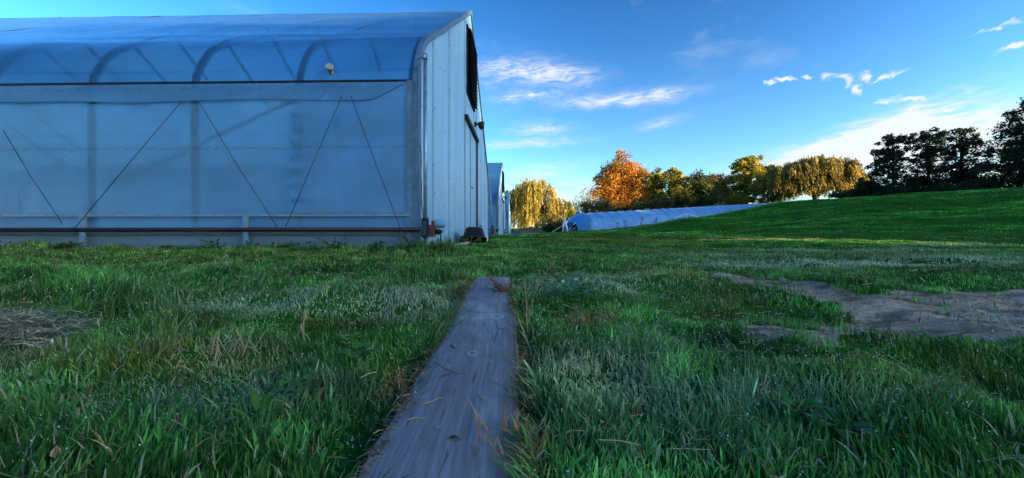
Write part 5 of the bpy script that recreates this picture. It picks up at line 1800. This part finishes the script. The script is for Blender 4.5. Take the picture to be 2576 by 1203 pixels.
G1 = (0.035, 0.11, 0.022)
for i, (x, h, sp, lab) in enumerate(((440, 0.10, 0.45, 'low dark weeds at the wall foot right of the left ground post'), (700, 0.10, 0.4, 'low weeds at the wall foot right of the second ground post'),
                                     (845, 0.17, 0.30, 'bushy weed clump at the wall foot below the middle of the last bay'), (955, 0.15, 0.25, 'leafy weed clump at the wall foot close to the corner'),
                                     (1035, 0.22, 0.22, 'tallest leafy weed clump, right under the guide pole'), (1095, 0.12, 0.18, 'small leafy weed at the foot of the end wall, right of the motor'), (545, 0.14, 0.25, 'thin weed stems in front of the base panel between the two posts'), (120, 0.10, 0.5, 'flat dark weeds at the wall foot at the far left'))):
    weed(x, 0, 4.78, h, 12, lab, G1, 20 + i, sp, 0.055)
YW = dict(group='tall weeds by the buildings', stems=3)
weed(1210, 0, 9.0, 0.62, 16, 'tall dark weed growing up beside the black tub', (0.03, 0.06, 0.025), 31, 0.07, 0.07, **YW)
weed(1232, 0, 9.6, 0.35, 12, 'shorter dark weed right of the tall one by the tub', (0.03, 0.06, 0.025), 32, 0.10, 0.06, **YW)
weed(1158, 0, 7.2, 0.22, 16, 'brownish dry weed at the wall left of the black tub', (0.16, 0.11, 0.05), 33, 0.18, 0.04, **YW)
weed(1182, 0, 7.3, 0.14, 18, 'tangle of pale dry weeds in front of the black tub', (0.24, 0.19, 0.09), 34, 0.25, 0.05, group='tall weeds by the buildings', stems=9)
for i, (x, Y, h, lab) in enumerate(((1483, 38.2, 1.6, 'tall dark dead weed standing at the near end of the tunnel'), (1553, 38.5, 0.8, 'forked dark weed in front of the tunnel'), (1575, 39.0, 0.9, 'second dark weed in front of the tunnel, right of the forked one'), (1612, 39.5, 1.1, 'tall thin weed in front of the middle of the tunnel'), (1650, 39.5, 0.7, 'low weed in front of the tunnel near the gabled frame'), (1440, 37.5, 0.8, 'bushy dark weed under the open end of the tunnel'))):
    weed(x, 0, Y - 1.5, h, 12, lab, (0.025, 0.045, 0.02), 40 + i, 0.25, 0.16, group='weeds along the tunnel', stems=4)


# hay raked up on the left and straw lying through the lawn
def litter():
    r = np.random.default_rng(8)

    def strands(n, xs, ys, L, w, colr, lift, name, label):
        ang = r.uniform(0, math.pi, n)
        X, Y = xs, ys
        Z = ground(X, Y) + lift
        l = L * r.uniform(0.4, 1.3, n)
        d = np.stack([np.cos(ang), np.sin(ang) * 0.8, r.normal(0, 0.22, n)], 1) * l[:, None]
        s = np.stack([-np.sin(ang), np.cos(ang), r.normal(0, 0.4, n)], 1) * (w * np.maximum(1, Y / 1.6))[:, None]
        c0 = np.stack([X, Y, Z], 1)
        mid = c0 + np.stack([np.zeros(n), np.zeros(n), r.uniform(0, 0.2, n) * l], 1)
        V = np.stack([c0 - d - s, c0 - d + s, mid - s, mid + s, c0 + d - s, c0 + d + s], 1).reshape(-1, 3)
        b = np.arange(n)[:, None] * 6
        Q = np.concatenate([b + np.array([0, 1, 3, 2]), b + np.array([2, 3, 5, 4])])
        C = np.array(colr)[r.integers(0, len(colr), n)] * np.exp(r.normal(0, 0.3, (n, 1)))
        o = mesh_np(name, V, Q, cols=np.clip(np.repeat(C, 6, axis=0), 0.01, 0.85), mat=M['grass'])
        tag(o, label, 'litter', kind='stuff')
    cx, cy, _ = ground_px(40, 845)
    n = 2600
    strands(n, cx + r.normal(-0.1, 0.15, n), cy + r.normal(0, 0.09, n), 0.05, 0.0016, [(0.48, 0.43, 0.30), (0.34, 0.32, 0.22), (0.60, 0.54, 0.38), (0.16, 0.15, 0.09), (0.20, 0.26, 0.14)], r.uniform(0.005, 0.06, n), 'hay', 'matted grey hay lying at the left edge of the lawn')
    n = 3000
    Y = 0.6 + 3.6 * r.random(n) ** 0.8
    X = r.uniform(-1, 1, n) * (1.4 * Y + 0.2)
    ok = ~((np.abs(X - plank_x(Y)) < PL['hw'] + 0.05) & (Y < PL['y1'])) & (snoise(X, Y, 91, 6, 3.0) > -0.3)
    X, Y = X[ok], Y[ok]; n = len(X)
    strands(n, X, Y, 0.035, 0.0010, [(0.42, 0.32, 0.17), (0.34, 0.22, 0.11), (0.52, 0.44, 0.28)], r.uniform(0.012, 0.06, n), 'straw_litter', 'loose dry straw scattered through the lawn')
    # crumbs and dead blades along the edges of the plank
    n = 2600
    Y = r.uniform(0.5, 3.1, n)
    side = np.where(r.random(n) < 0.62, -1, 1)
    X = plank_x(Y) + side * (PL['hw'] + np.abs(r.normal(0, 0.022, n)) - 0.012)
    strands(n, X, Y, 0.02, 0.0010, [(0.24, 0.15, 0.08), (0.16, 0.10, 0.06), (0.36, 0.25, 0.14)], np.where(np.abs(X - plank_x(Y)) < PL['hw'], plank_z(Y) - ground(X, Y) + 0.004, r.uniform(0.01, 0.045, n)), 'edge_litter', 'brown dead grass crumbs along the edges of the plank')
    # clods on the bare earth
    n = 1500
    a = DIRT.min(0); b = DIRT.max(0)
    X = r.uniform(a[0], b[0], n); Y = r.uniform(a[1], b[1], n)
    ok = dirt_mask(X, Y) > 0.5
    X, Y = X[ok], Y[ok]; n = len(X)
    Z = ground(X, Y) - 0.012
    ico = np.array([(1, 0, 0), (-1, 0, 0), (0, 1, 0), (0, -1, 0), (0, 0, 0.7), (0, 0, -0.7)], float)
    fc = np.array([(0, 2, 4), (2, 1, 4), (1, 3, 4), (3, 0, 4), (2, 0, 5), (1, 2, 5), (3, 1, 5), (0, 3, 5)])
    rad = np.exp(r.normal(-5.0, 0.55, n))
    J = 1 + r.normal(0, 0.25, (n, 6, 3))
    V = (np.stack([X, Y, Z], 1)[:, None, :] + ico[None] * J * rad[:, None, None]).reshape(-1, 3)
    T = (np.arange(n)[:, None, None] * 6 + fc[None]).reshape(-1, 3)
    o = mesh_np('soil_clods', V, T=T, mat=principled('clods', (0.26, 0.19, 0.15), 0.9, 0, 0.4, 30))
    tag(o, 'small clods and pebbles on the bare earth track', 'clods', kind='stuff')


litter()
